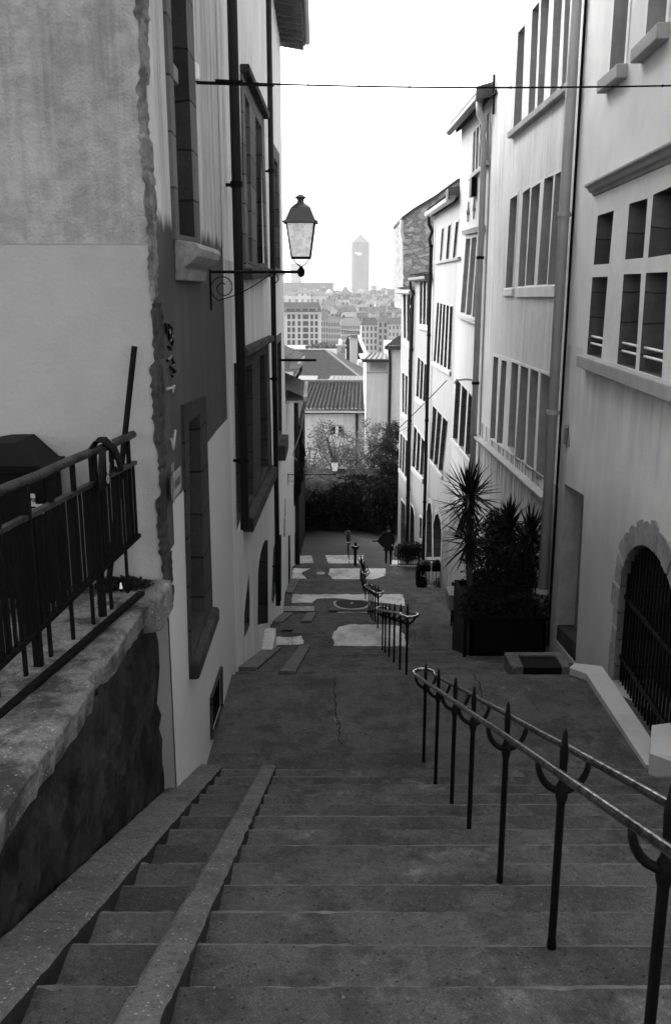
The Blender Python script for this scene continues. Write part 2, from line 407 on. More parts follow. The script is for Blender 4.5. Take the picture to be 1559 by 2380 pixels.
# the ground beyond and around: one terrain sheet down the hill to the plain and the horizon
def terrain():
    mb = MB()
    ys = [-40, -7.2, -7.1, 0, 7, 20, 35, 50, 56.9, 70, 90, 130, 200, 300, 700, 1500, 4000, 12000, 30000]
    def tz(y):
        t = [(-40, -2), (0, -3.5), (7, -7), (20, -10.5), (35, -13.5), (50, -14.6), (56.9, -14.9), (70, -16), (90, -19), (130, -27), (200, -40), (300, -52), (700, -55), (30000, -55)]
        for a, b in zip(t, t[1:]):
            if a[0] <= y <= b[0]: return a[1] + (b[1]-a[1]) * (y-a[0]) / (b[0]-a[0])
        return -55
    xs = [-20000, -3000, -600, -120, -30, -8, 0, 8, 30, 120, 600, 3000, 20000]
    n = len(xs)
    for y in ys:
        for x in xs: mb.v.append((x, y, tz(y)))
    for i in range(len(ys)-1):
        for k in range(n-1): mb.f.append((i*n+k, i*n+k+1, (i+1)*n+k+1, (i+1)*n+k)); mb.mi.append(0)
    return struct('ground', mb, M_ground)
terrain()

# sloping concrete strips (and the cut in them) at the left of the flights
def strip_slab(x0, x1, ya, yb, th=.035, wob=.005, seed=1, dz=.05):
    rnd = random.Random(seed); mb = MB(); n = max(4, int((yb - ya) / .07)); top = []
    for i in range(n + 1):
        y = ya + (yb - ya) * i / n; z = nline(y) + th
        a, b = x0 + rnd.uniform(-wob, wob), x1 + rnd.uniform(-wob, wob)
        zz = rnd.uniform(-.004, .004)
        mb.v += [(a, y, z - .45), (a + .0, y, z - .02), (a + .025, y, z + zz), (b - .025, y, z + zz), (b, y, z - .02), (b, y, z - .45)]
    for i in range(n):
        for k in range(5):
            mb.f.append((i*6+k, i*6+k+1, i*6+6+k+1, i*6+6+k)); mb.mi.append(1 if k in (0, 4) else 0)  # side faces get a darker tone than the strip top
    mb.f.append((0,1,2,3,4,5)); mb.mi.append(0)
    e = n*6; mb.f.append((e,e+1,e+2,e+3,e+4,e+5)); mb.mi.append(0)
    return mb
struct('wheel_ramp', strip_slab(-.735, -.585, -2, 8.06, seed=3), [M_strip, M_riser])
struct('wall_side_ramp', strip_slab(-1.42, -1.115, -2, 8.06, seed=4), [M_strip, M_riser])
a = strip_slab(-.74, -.52, 10.85, 17.3, th=.03, seed=5); struct('wheel_ramp', a, [M_strip, M_riser])
a = strip_slab(-1.40, -1.08, 11.6, 16.9, th=.03, seed=6); struct('wall_side_ramp', a, [M_strip, M_riser])
a = strip_slab(-.80, -.55, 19.4, 24.5, th=.03, seed=7); struct('wheel_ramp', a, [M_strip, M_riser])
a = strip_slab(-1.50, -1.2, 19.2, 24.3, th=.03, seed=8); struct('wall_side_ramp', a, [M_strip, M_riser])
a = strip_slab(-1.62, -1.3, 26.6, 31.3, th=.03, seed=9); struct('wall_side_ramp', a, [M_strip, M_riser])

# flat sheets on the street: worn concrete patches, covers, cracks
_lay = [0]
def z5(x, y): return ((600 + x / 1.949) * .6935, (1500 + y / 1.949) * .6935)
def sheet(name, pts, m, rag=.015, lift=.006, seed=1, kind='structure'):
    rnd = random.Random(seed); P3 = [PG(*p) for p in pts]; out = []
    for a, b in zip(P3, P3[1:] + P3[:1]):
        n = max(2, int((b - a).length / .12))
        for i in range(n):
            t = i / n; p = a.lerp(b, t)
            if i: p = p + Vector((rnd.uniform(-rag, rag), rnd.uniform(-rag, rag), 0))
            out.append(p)
    z = max(p.z for p in P3)
    mb = MB(); o2 = [Vector((p.x, p.y, gz(p.y) + lift)) for p in out]
    mb.add(o2, tessellate_polygon([[Vector((p.x, p.y, 0)) for p in o2]]))
    return struct(name, mb, m)
Z = lambda L_: [z5(*p) for p in L_]
sheet('concrete_patch', Z([(1005,1225),(1040,1175),(1110,1158),(1300,1157),(1440,1170),(1500,1300),(1010,1298)]), M_patch, .025, seed=1)
sheet('concrete_patch', Z([(740,960),(1460,960),(1475,1035),(1240,1003),(1010,985),(900,990),(870,1015),(735,1015)]), M_patch, .025, seed=2)
sheet('concrete_patch', Z([(1030,1062),(1228,1062),(1228,1080),(1030,1080)]), M_patch, .02, seed=3)
sheet('concrete_patch', Z([(985,790),(1345,790),(1345,838),(1190,862),(1000,858),(975,830)]), M_patch, .025, seed=4)
sheet('concrete_patch', Z([(955,704),(1108,704),(1108,757),(975,757)]), M_patch, .025, seed=5)
sheet('concrete_patch', Z([(772,706),(865,706),(877,755),(772,757)]), M_patch, .025, seed=6)
sheet('concrete_patch', Z([(1112,704),(1205,704),(1205,757),(1112,757)]), M_patch, .025, seed=7)
sheet('concrete_patch', Z([(745,790),(860,790),(800,820),(835,858),(735,858)]), M_patch, .025, seed=8)
sheet('concrete_patch', Z([(585,1240),(735,1240),(738,1292),(575,1292)]), M_patch, .03, seed=9)
sheet('concrete_patch', Z([(742,1240),(800,1232),(812,1282),(742,1290)]), M_patch, .03, seed=10)
sheet('concrete_patch', Z([(1375,770),(1440,772),(1440,740),(1390,735)]), M_patch, .04, seed=11)
# manhole and grates on the landings
def cover(x, y, r, w_, d_):
    t = thing('manhole_cover', 'round iron manhole cover in a square frame between the pale patches', 'manhole cover', (x, y, gz(y)))
    MB().box(x-w_, x+w_, y-d_, y+d_, gz(y)+.003, gz(y)+.009).build('surround', M_step, t)
    MB().lathe([(r, .009), (r, .016), (r-.035, .018)], (x, y, gz(y)), 24).build('ring', M_ledge, t)
    mb = MB().lathe([(r-.07, .012), (r-.07, .022)], (x, y, gz(y)), 24); mb.build('lid', M_riser, t)
    MB().lathe([(.05, .02), (.05, .023)], (x, y, gz(y)), 12).build('hub', M_ledge, t)
p = PG(*z5(1128, 1022)); cover(p.x, p.y, .55, .68, .6)
p = PG(*z5(925, 822)); t = MB().lathe([(.16, .004), (.16, .012), (.08, .014)], p, 16).build('valve_cover', M_patch); tag(t, 'small pale round valve cover set in the dark middle strip', 'valve cover')
def grate(u0, v0, u1, v1, n, label, m=M_patch):
    a, b, c, d = [PG(*z5(*q)) for q in ((u0, v1), (u1, v1), (u1, v0), (u0, v0))]
    t = thing('drain_grate', label, 'drain grate', a); z = max(a.z, d.z) + .004
    MB().box(a.x, b.x, a.y, d.y, z, z+.004).build('pit', M_void, t)
    mb = MB(); wd = (b.x - a.x) / n
    for i in range(n): mb.box(a.x + i*wd, a.x + i*wd + wd*.55, a.y, d.y, z+.006, z+.016)
    mb.build('bars', m, t)
grate(682, 1040, 885, 1078, 26, 'long slotted drain grate beside the white band across the landing')
grate(668, 1166, 748, 1205, 10, 'small chequered drain grate at the foot of the left wall', M_strip)
# drain pit by the right wall and its concrete edge
a, b, c, d = [PZ(*q, -4.77) for q in ((1215, 1553), (1305, 1553), (1290, 1531), (1207, 1531))]
t = thing('drain_pit', 'black rectangular drain pit with concrete lip beside the planter', 'drain pit', a)
mb = MB(); z0 = -4.77
x0, x1, y0, y1 = a.x, b.x, min(a.y, b.y), c.y
mb.box(x0-.16, x0, y0-.02, y1+.05, z0-.2, z0+.03); mb.box(x1, x1+.1, y0-.02, y1+.05, z0-.2, z0+.03); mb.box(x0-.16, x1+.1, y1+.05, y1+.16, z0-.2, z0+.03)
mb.build('lip', M_strip, t, bevel=.01)
MB().box(x0, x1, y0, y1+.05, z0-.1, z0+.005).build('opening', M_void, t)
# cracks
def crack(pts, wd=.010, name='crack', m=None, seed=1):
    rnd = random.Random(seed); P3 = []
    for q in pts: P3.append(PG(*q))
    fine = []
    for a, b in zip(P3, P3[1:]):
        for i in range(6): 
            p = a.lerp(b, i/6); fine.append(p + Vector((rnd.uniform(-.02, .02), rnd.uniform(-.02, .02), 0)))
    mb = MB()
    for i, (a, b) in enumerate(zip(fine, fine[1:])):
        w_ = wd * rnd.uniform(.2, .8); s = Vector((w_, 0, 0)); zz = Vector((0, 0, .005))
        a = Vector((a.x, a.y, gz(a.y))); b = Vector((b.x, b.y, gz(b.y)))
        if abs(a.z - b.z) > .04: continue
        mb.quad(a-s+zz, a+s+zz, b+s*.8+zz, b-s*.8+zz)
    struct(name, mb, m or M_crack)
crack([(778,1578),(775,1610),(782,1640),(778,1665),(790,1690),(786,1715),(792,1740)], .011, seed=2)
crack([(1100,1568),(1112,1590),(1118,1612),(1116,1635),(1122,1655)], .012, seed=3)
crack([(760,1668),(778,1680),(790,1690)], .008, seed=4); crack([(800,1715),(830,1700),(862,1712)], .007, seed=5)
crack([(1128,1680),(1160,1668),(1200,1690),(1232,1712)], .010, seed=6); crack([(1092,1600),(1080,1630),(1090,1645)], .006, seed=7)
0 and crack([(868,2150),(866,2195),(872,2240),(885,2275)], .004, seed=8, m=M_light)
0 and crack([(1345,2200),(1375,2240),(1382,2280)], .004, seed=9, m=M_light)
crack([(958,1440),(962,1465),(966,1500)], .012, seed=11)
crack([(832,1700),(850,1702),(866,1698)], .02, seed=12, m=M_light)
crack([(930,1720),(945,1716),(970,1722)], .02, seed=13, m=M_light)
crack([(1218,1705),(1240,1712)], .016, seed=14, m=M_light)
# faint chalk lettering on the landing
crack([(560,1612),(556,1625),(566,1628),(560,1640)], .010, 'chalk_mark', M_light, 15)
crack([(575,1608),(572,1632),(584,1630),(586,1612),(577,1620)], .008, 'chalk_mark', M_light, 16)
crack([(545,1618),(552,1630)], .008, 'chalk_mark', M_light, 17)
# litter
rnd = random.Random(5); mb = MB()
for i in range(150):
    y = rnd.uniform(2.0, 17) ** 1; x = rnd.uniform(-.5, 3.0); z = gz(y) + .004; r = rnd.uniform(.003, .009)
    if y < 8.2 and abs(gz(y + .03) - gz(y - .03)) > .05: continue
    pts = [(x + r*rnd.uniform(.5, 1.3)*math.cos(k*1.05), y + r*rnd.uniform(.5, 1.3)*math.sin(k*1.05), z) for k in range(6)]
    mb.prism(pts, (0, 0, .004))
struct('litter', mb, mat('pale_litter', .11, var=.6, scale=9, bump=0), kind='stuff')
# dark stains round the post feet
rnd = random.Random(9)
M_stain = mat('damp_stain', 0.021, var=.5, scale=4, rough=.7, bump=.3)
M_mort = mat('post_mortar', 0.045, var=.5, scale=9, rough=.9, bump=.6)
for yy in (4.4, 5.5, 6.37):
    k = max(i for i, f in enumerate(FL[0]) if f[0] < yy); ya, yb = FL[0][k][0] + .03, FL[0][min(k+1, 19)][0] - .04
    pts = []
    for i in range(18):
        an = 2*math.pi*i/18; rr = rnd.uniform(.8, 1.15)
        pts.append(Vector((.93 + .30*rr*math.cos(an), min(max(yy + .22*rr*math.sin(an), ya), yb), gz((ya+yb)/2) + .004)))
    mb = MB().add(pts, tessellate_polygon([pts])); 

# kerb and ledge by the right wall
def along(u_v, z): return PZ(*u_v, z)
def slab(name, pts, h, m, bev=.015, base=None):
    P3 = [PG(*p) for p in pts]; zt = max(p.z for p in P3) + h
    if base is None: base = min(p.z for p in P3) - .15
    P3 = [Vector((p.x, p.y, zt)) for p in P3]
    mb = MB().prism([Vector((p.x, p.y, base)) for p in P3], (0, 0, zt - base)); return struct(name, mb, m, bevel=bev)
kp = [PZ(*q, -4.70) for q in ((1500,1778),(1362,1566),(1322,1552),(1335,1541),(1398,1548),(1552,1775))]
struct('kerb', MB().prism([Vector((p.x, p.y, -5.1)) for p in kp], (0, 0, .40)), M_kerb, bevel=.02)
slab('kerb', [(1505,1800),(1506,1768),(1600,1756),(1650,1800),(1640,1815)], .05, M_kerb, bev=.02)

# ================================================================ FACADES
class Fac:
    def __init__(s, A, B, side):
        s.A = Vector((A[0], A[1], 0)); d = Vector((B[0]-A[0], B[1]-A[1], 0)); s.len = d.length; s.d = d / s.len
        s.n = Vector((-s.d.y, s.d.x, 0)) * side       # towards the street
    def sz(s, u, v):
        r = ray(u, v); n = s.n; k = s.A.dot(n) / r.dot(n); p = r * k
        return ((p - s.A).dot(s.d), p.z)
    def p(s, q, off=0.0): return s.A + s.d * q[0] + s.n * off + Vector((0, 0, q[1]))
    def q(s, L_): return [s.sz(*x) for x in L_]
from mathutils.geometry import delaunay_2d_cdt
def inside(c, P):
    r = False; j = len(P) - 1
    for i in range(len(P)):
        if (P[i][1] > c[1]) != (P[j][1] > c[1]) and c[0] < (P[j][0]-P[i][0])*(c[1]-P[i][1])/(P[j][1]-P[i][1]) + P[i][0]: r = not r
        j = i
    return r
def face(mb, fac, outer, holes=(), off=0.0):
    pts = []; ed = []
    for r_ in [list(outer)] + [list(h) for h in holes]:
        o = len(pts); pts += [Vector((a, b)) for a, b in r_]; ed += [(o+i, o+(i+1) % len(r_)) for i in range(len(r_))]
    V_, E_, F_ = delaunay_2d_cdt(pts, ed, [], 0, 1e-5)[:3]
    keep = []
    for f in F_:
        c = sum((V_[i] for i in f), Vector((0, 0))) / len(f)
        if inside(c, outer) and not any(inside(c, h) for h in holes): keep.append(tuple(f))
    mb.add([fac.p((q.x, q.y), off) for q in V_], keep); return mb
def sides(mb, fac, poly, o0, o1):
    n = len(poly); vs = [fac.p(q, o0) for q in poly] + [fac.p(q, o1) for q in poly]
    mb.add(vs, [(i, (i+1) % n, (i+1) % n + n, i + n) for i in range(n)]); return mb
def lerp(a, b, t): return (a[0] + (b[0]-a[0])*t, a[1] + (b[1]-a[1])*t)
def grow(poly, m):
    cx = sum(p[0] for p in poly)/len(poly); cy = sum(p[1] for p in poly)/len(poly)
    return [(p[0] + (m if p[0] > cx else -m), p[1] + (m if p[1] > cy else -m)) for p in poly]
def lights(quad, n, mull=.28):
    TL, TR, BR, BL = quad; out = []; w_ = 1.0 / (n + (n - 1) * mull); t = 0
    for i in range(n):
        a, b = t, t + w_; out.append([lerp(TL, TR, a), lerp(TL, TR, b), lerp(BL, BR, b), lerp(BL, BR, a)]); t += w_ * (1 + mull)
    return out
def window(fac, holes, parent, mst=M_stR, mrev=M_revR, depth=.34, proud=.015, margin=.10, sill=True, sillp=.10, sillh=.11, msill=M_sillR,
           label=None, pane=M_glass, outer=None, name='window', bars=False):
    """stone surround proud of the wall, deep reveals, sill and dark glass; returns the holes for the wall"""
    allp = [q for h in holes for q in h]
    mb = MB()
    if outer is None:
        sc0 = min(q[0] for q in allp); ds = max(max(q[0] for q in allp) - sc0, 1e-3); zc0 = min(q[1] for q in allp); dz = max(max(q[1] for q in allp) - zc0, 1e-3)
        L_ = [max(allp, key=lambda q: a_*(q[0]-sc0)/ds + b_*(q[1]-zc0)/dz) for a_, b_ in ((-1,1), (1,1), (1,-1), (-1,-1))]
        outer = [(L_[0][0]-margin, L_[0][1]+margin), (L_[1][0]+margin, L_[1][1]+margin), (L_[2][0]+margin, L_[2][1]-margin*.3), (L_[3][0]-margin, L_[3][1]-margin*.3)]
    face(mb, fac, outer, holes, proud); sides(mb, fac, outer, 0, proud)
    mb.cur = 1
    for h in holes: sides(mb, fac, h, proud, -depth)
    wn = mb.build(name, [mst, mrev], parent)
    if label: wn['label'] = label
    window.last = wn
    for h in holes:
        g = MB(); face(g, fac, grow(h, .02), (), -depth + .02); g.build('pane', pane, wn)
        # thin inner sash so that the pane is not one flat sheet
        a, b, c, d = (h + h[:1])[:4] if len(h) >= 4 else h
        if len(h) == 4:
            f_ = MB()
            for (p_, q_) in ((h[0], h[1]), (h[1], h[2]), (h[2], h[3]), (h[3], h[0]), (lerp(h[0], h[3], .45), lerp(h[1], h[2], .45))):
                f_.obox(fac.p(p_, -depth+.05), fac.p(q_, -depth+.05), fac.n * .04, Vector((0, 0, .05)) if abs(p_[0]-q_[0]) > abs(p_[1]-q_[1]) else fac.d * .05)
            f_.build('sash', M_revR if mst is M_stR else M_stoneLd, wn)
        if bars:
            f_ = MB()
            for t_ in (.78, .86): f_.tube([fac.p(lerp(h[0], h[3], t_), .01), fac.p(lerp(h[1], h[2], t_), .01)], .018, 6)
            f_.build('guard_bar', M_white, wn)
    if sill:
        a, b = outer[3], outer[2]; sb = MB(); dn = Vector((0, 0, -1))
        A0, B0 = fac.p((a[0]-.05, a[1]), 0), fac.p((b[0]+.05, b[1]), 0)
        o = fac.n * (proud + sillp)
        sb.hexa([A0 + dn*sillh - fac.n*.1, A0 + dn*sillh + o, B0 + dn*sillh + o, B0 + dn*sillh - fac.n*.1],
                [A0 - fac.n*.1 + Vector((0,0,.012)), A0 + o, B0 + o, B0 - fac.n*.1 + Vector((0,0,.012))])
        sb.build('sill', msill, wn, bevel=.015)
    return holes
def drainpipe(fac, u, v, z0, z1, parent, r=.055, off=.11, m=M_pipeR, name='drainpipe', step=2.6, v2=None):
    s = fac.sz(u, v)[0]; mb = MB()
    mb.tube([fac.p((s, z0), off), fac.p((s, z1), off)], r, 12)
    o = mb.build(name, m, parent, smooth=True)
    z = z0 + .9
    while z < z1:
        cb = MB(); cb.tube([fac.p((s, z), off), fac.p((s, z+.07), off)], r * 1.28, 12); cb.obox(fac.p((s, z+.03), off), fac.p((s, z+.03), 0), fac.d*.03, Vector((0,0,.04)))
        z += step; cb.build('collar', M_iron if m is M_pipeL else m, o)
    return o, s
def body(parent, fac, s0, s1, z0, z1, depth, m, name='body', back=.62):
    mb = MB(); a, b = fac.p((s0, 0), -back), fac.p((s1, 0), -back); dn = -fac.n * depth
    pts = [Vector((q.x, q.y, z0)) for q in (a, b, b+dn, a+dn)]
    mb.prism(pts, (0, 0, z1-z0)); return mb.build(name, m, parent)

# ---------------------------------------------------------------- LEFT SIDE
xA = lambda y: -1.33
FA = Fac((-1.33, 6.8), (-1.33, 11.28), -1)
FB = Fac((-1.33, 11.28), (-1.41, 18.3), -1)
FC = Fac((-1.41, 18.3), (-1.58, 28.5), -1)
FD = Fac((-1.58, 28.5), (-1.74, 37.8), -1)
TOP = 9.5
z2 = lambda x, y: ((740 + x/2.8) * .6935, (1100 + y/2.8) * .6935)      # enlargement -> photograph
z1_ = lambda x, y: ((740 + x/2.8) * .6935, (150 + y/2.8) * .6935)
z3 = lambda x, y: ((560 + x/2.1636) * .6935, (1250 + y/2.1636) * .6935)
z4 = lambda x, y: ((760 + x/4.585) * .6935, (1800 + y/4.585) * .6935)
z9 = lambda x, y: ((460 + x/2.644) * .6935, y/2.644 * .6935)

# corner house A
A = thing('corner_house', 'tall corner house with blank grey gable, street name plate and dark stained render', 'house', (-1.33, 6.8, -3.95))
mb = MB(); y = 6.8
zb = PY(200, 567, y).z
mb.quad((-9, y, zb), (-1.33, y, zb), (-1.33, y, TOP), (-9, y, TOP)); mb.build('gable_wall', M_gable, A)
mb = MB().quad((-9, y+.004, -6), (-1.33, y+.004, -6), (-1.33, y+.004, zb), (-9, y+.004, zb)); mb.cur = 0; mb.build('gable_wall', M_gable_low, A)['label'] = 'smoother lower part of the gable'
wa_up = [FA.sz(389.3, 0), FA.sz(422.3, 0), FA.sz(446, 552), FA.sz(409.5, 545)]
wa_up[0] = (wa_up[0][0] + .0, 4.6); wa_up[1] = (wa_up[1][0], 4.6)
wa_lo = FA.q([z3(135, 360), z3(215, 295), z3(252, 1730), z3(156, 2090)])
up_out = [(wa_up[0][0]-.24, 4.9), (wa_up[1][0]+.50, 4.9), FA.sz(459.5, 566), FA.sz(401, 556)]
lo_out = FA.q([z3(98, 232), z3(262, 165), z3(312, 1690), z3(152, 2112)])
window(FA, [wa_up], A, M_stoneL, M_stoneLd, depth=.45, outer=up_out, sill=False, proud=.03, name='window', pane=M_void)
window(FA, [wa_lo], A, M_stoneLd, M_stoneLd, depth=.45, outer=lo_out, sill=False, proud=.03, name='window', pane=M_void)
vent = FA.q([(487, 1625), (509.5, 1557), (510.5, 1640), (488, 1710)])
mb = MB(); face(mb, FA, [(0, -6.2), (FA.len, -6.2), (FA.len, TOP), (0, TOP)], [wa_up, wa_lo, vent]); mb.build('street_wall', M_facA, A)
# repainted lower zone: a skin of newer paint with its own outline
pb = FA.q([(400, 1172), (404, 1162), (424, 1141), (440, 1105), (478, 1034), (503, 1000), (527.5, 973)])
zp = FA.sz(527.5, 973)
paint = [(0.012, -6.2), (0.012, FA.sz(404, 1264)[1]), (FA.sz(404, 1264)[0], FA.sz(404, 1264)[1])] + pb + \
        [(zp[0]+.02, 2.0), (zp[0]+.05, TOP), (FA.len-.002, TOP), (FA.len-.002, -6.2)]
mb = MB(); face(mb, FA, paint, [lo_out, vent], .006); mb.build('painted_base', M_base, A)
f_ = MB(); face(f_, FA, grow(vent, .02), (), -.25); sides(f_, FA, vent, .006, -.25); f_.build('cellar_opening', M_void, A)
f_ = MB(); sides(f_, FA, grow(vent, .03), .0, .04); f_.build('cellar_frame', M_stoneLd, A)
# moulded sill under the upper window, transom, lower sill stone
a, b = FA.sz(409, 560), FA.sz(462, 575)
zs = a[1] - .02
prof = [(0, -.30), (.05, -.30), (.07, -.20), (.13, -.16), (.19, -.10), (.21, -.04), (.19, .0), (0, .03)]
mb = MB(); n = len(prof); s0, s1 = a[0]-.1, b[0]+.05
mb.add([FA.p((s0, zs+z), o) for o, z in prof] + [FA.p((s1, zs+z), o) for o, z in prof], [(i, (i+1) % n, (i+1) % n + n, i+n) for i in range(n)] + [tuple(range(n)), tuple(range(n, 2*n))])
mb.build('moulded_sill', M_arch, A, bevel=.01)
zt = FA.sz(392, 128)[1]
MB().obox(FA.p((wa_up[0][0]+.01, zt), -.10), FA.p((wa_up[1][0]-.01, zt), -.10), FA.n*.10, Vector((0,0,.14))).build('transom', M_wood, A, bevel=.015)
q = FA.q([z3(185, 1750), z3(350, 1712), z3(262, 1965), z3(160, 2108)])
s0, s1 = lo_out[3][0], lo_out[2][0]
zA, zB = lo_out[3][1], lo_out[2][1]
zm = (zA+zB)/2 + .05
MB().hexa([FA.p((s0, zA-.16), -.4), FA.p((s0, zA-.16), .10), FA.p((s1, zB-.16), .10), FA.p((s1, zB-.16), -.4)],
          [FA.p((s0, zA+.02), -.4), FA.p((s0, zA), .10), FA.p((s1, zB), .10), FA.p((s1, zB+.02), -.4)]).build('sill', M_quoin, A, bevel=.03)
# corner stones: jittered blocks turning the corner
rnd = random.Random(21)
def quoin(z0, z1e, m, nm):
    mb = MB(); z = z0; rows = []; blk = z0
    w1 = w2 = .05; g = 0
    while z < z1e:
        if z >= blk:
            blk = z + rnd.uniform(.12, .45); w1 = rnd.uniform(.008, .055); w2 = rnd.uniform(.10, .34); g = 1; pr = rnd.uniform(.004, .013)
        ja, jb = rnd.uniform(-.012, .012), rnd.uniform(-.02, .02); e0 = .002 if g else pr
        row = []
        for t in (1, .98, .6, .25): row.append(Vector((-1.33 - max(.008, w1+ja)*t, 6.8 - (-.004 if t == 1 else e0 + rnd.uniform(-.004, .006)), z)))
        row.append(Vector((-1.33 + e0*.6, 6.8 - e0*.6, z)))
        for t in (.08, .3, .55, .8, .98, 1): row.append(Vector((-1.33 + (-.004 if t == 1 else e0 + rnd.uniform(-.004, .008)), 6.8 + (w2+jb)*t, z)))
        rows.append(row); g = 0; z += .03
    n = len(rows[0]); mb.v = [tuple(p) for r_ in rows for p in r_]
    mb.f = [(i*n+k, i*n+k+1, (i+1)*n+k+1, (i+1)*n+k) for i in range(len(rows)-1) for k in range(n-1)]; mb.mi = [0]*len(mb.f)
    mb.build('corner_stones', m, A)
quoin(-2.5, zb - .4, M_quoin, 'a'); quoin(zb - .4, TOP, M_quoin_hi, 'b')
body(A, FA, .1, FA.len, -7, TOP-.05, 6.9, M_gable)
op, s_ = drainpipe(FA, 531, 650, -3.1, TOP, A, r=.060, off=.13, m=M_pipeL, step=3.4)
# graffiti scrawl and paint drips on the dark corner zone
def scrawl(pts, m, nm='graffiti', r=.010):
    mb = MB(); mb.tube([FA.p(FA.sz(*p), .012) for p in pts], r, 4); mb.build(nm, m, A)
scrawl([(380,752),(384,775),(387,758),(391,790),(394,770),(397,800)], M_black); scrawl([(388,755),(396,762),(390,782),(399,792),(394,812),(388,806)], M_black, r=.012)
scrawl([(386,838),(396,828),(402,846),(392,852),(404,862),(398,874)], M_black, r=.014)
scrawl([(391,765),(394,792),(398,780)], mat('chalky_white', .3, var=.4, scale=8, bump=0), r=.007)
scrawl([(384,905),(396,902),(402,896),(398,912)], MATS['chalky_white'], r=.012); scrawl([(394,1020),(398,1045),(404,1000)], MATS['chalky_white'], r=.013)

# street plate
pl = FA.q([(383, 1101), (416.5, 1077), (417, 1126), (391, 1164)])
t = thing('street_name_plate', 'dark street name plate MONTEE with peeling white stickers on the corner house', 'street sign', FA.p(pl[0], .02))
s0, s1 = .13, .60; z0, z1 = FA.sz(400, 1147)[1], FA.sz(400, 1089)[1]
MB().obox(FA.p((s0, (z0+z1)/2), .04), FA.p((s1, (z0+z1)/2), .04), FA.n*.012, Vector((0,0,z1-z0))).build('plate', mat('plate_enamel', .03, var=.3, rough=.35, bump=0), t)
fr = MB()
for (pa, pb_) in (((s0+.02, z0+.02), (s1-.02, z0+.02)), ((s1-.02, z0+.02), (s1-.02, z1-.02)), ((s1-.02, z1-.02), (s0+.02, z1-.02)), ((s0+.02, z1-.02), (s0+.02, z0+.02))):
    fr.tube([FA.p(pa, .048), FA.p(pb_, .046)], .0025, 4)
fr.build('border', M_ledge, t)
def text(body_, size, loc, parent, m, xdir, updir, name='lettering', align='CENTER', sx=1.0, ext=.002):
    c = bpy.data.curves.new(name, 'FONT'); c.body = body_; c.size = size; c.align_x = align; c.align_y = 'CENTER'; c.extrude = ext
    o = bpy.data.objects.new(name, c); COL.objects.link(o); c.materials.append(m)
    X, U = Vector(xdir).normalized(), Vector(updir).normalized(); N_ = X.cross(U)
    from mathutils import Matrix
    M_ = Matrix((X*sx, U, N_)).transposed().to_4x4(); off = Vector(loc)
    if parent is not None:
        p = parent
        while p is not None: off = off - p.location; p = p.parent
        o.parent = parent
    M_.translation = off; o.matrix_local = M_
    bpy.context.view_layer.update()
    me = bpy.data.meshes.new_from_object(o.evaluated_get(bpy.context.evaluated_depsgraph_get()))
    q = bpy.data.objects.new(name, me); COL.objects.link(q); q.parent = parent; q.matrix_local = M_
    if not me.materials: me.materials.append(m)
    bpy.data.objects.remove(o); q.name = name
    return q
zc = (z0+z1)/2
text('MONTEE', .105, FA.p(((s0+s1)/2+.04, zc+.06), .049), t, M_ledge, FA.d, (0,0,1), sx=.72)
text('GOURGUILLON', .085, FA.p(((s0+s1)/2+.02, zc-.075), .049), t, M_ledge, FA.d, (0,0,1), sx=.50)
rnd = random.Random(4)
for cx_, wz, h_ in ((s0+.05, .016, .30), (s0+.115, .020, .34)):
    pts = []; zz = zc + .19
    for i in range(9): pts.append((cx_ + wz*rnd.uniform(.6, 1.1), zz - h_*i/8))
    for i in range(9): pts.append((cx_ - wz*rnd.uniform(.5, 1.1), zz - h_ + h_*i/8))
    mb = MB(); face(mb, FA, pts, (), .0525); mb.build('peeling_sticker', mat('sticker_white', .3, var=.3, scale=9, bump=0), t)

# house B
B = thing('mullioned_house', 'left house with tall mullioned stone windows and an arched doorway', 'house', (-1.36, 14.8, -6.2))
b1 = FB.q([z1_(95, 400), z1_(155, 440), z1_(205, 2050), z1_(140, 2030)])
b2 = FB.q([z1_(205, 450), z1_(252, 560), z1_(280, 2040), z1_(245, 2030)])
b3 = FB.q([z1_(308, 665), z1_(368, 772), z1_(412, 2050), z1_(328, 2055)])
o1 = FB.q([z1_(92, 215), z1_(157, 290), z1_(210, 2090), z1_(135, 2080)])
o2 = FB.q([z1_(180, 268), z1_(392, 700), z1_(430, 2100), z1_(216, 2100)])
window(FB, [b1], B, M_stoneL, M_stoneL, depth=.30, outer=o1, proud=.02, sill=False, pane=M_glass)
window(FB, [b2, b3], B, M_stoneL, M_stoneL, depth=.30, outer=o2, proud=.03, sillp=.10, sillh=.16, msill=M_quoin, pane=M_glass)
l1 = FB.q([z2(192, 378), z2(278, 332), z2(290, 1560), z2(216, 1715)])
l2 = FB.q([z2(350, 268), z2(412, 238), z2(430, 1290), z2(362, 1470)])
o3 = FB.q([z2(170, 270), z2(437, 132), z2(470, 1290), z2(212, 1770)])
window(FB, [l1, l2], B, M_stoneLd, M_stoneLd, depth=.32, outer=o3, proud=.03, sillp=.12, sillh=.22, msill=M_quoin, pane=M_void)
for (pa, pb_) in ((z1_(182, 262), z1_(392, 690)), (z2(165, 262), z2(440, 118))):
    q0, q1 = FB.sz(*pa), FB.sz(*pb_)
    MB().obox(FB.p((q0[0]-.05, q0[1]+.05), .07), FB.p((q1[0]+.05, q1[1]+.05), .07), FB.n*.14, Vector((0,0,.12))).build('drip_moulding', M_quoin, B, bevel=.02)
l0 = FB.q([z2(120, 330), z2(166, 318), z2(203, 1725), z2(150, 1900)])
window(FB, [l0], B, M_facB, M_stoneLd, depth=.3, outer=grow(l0, .015), proud=.004, sill=False, pane=M_void)
door = FB.q([z4(470, 1350), z4(478, 560), z4(492, 395), z4(520, 230), z4(560, 95), z4(590, 45), z4(628, 55), z4(632, 1318)])
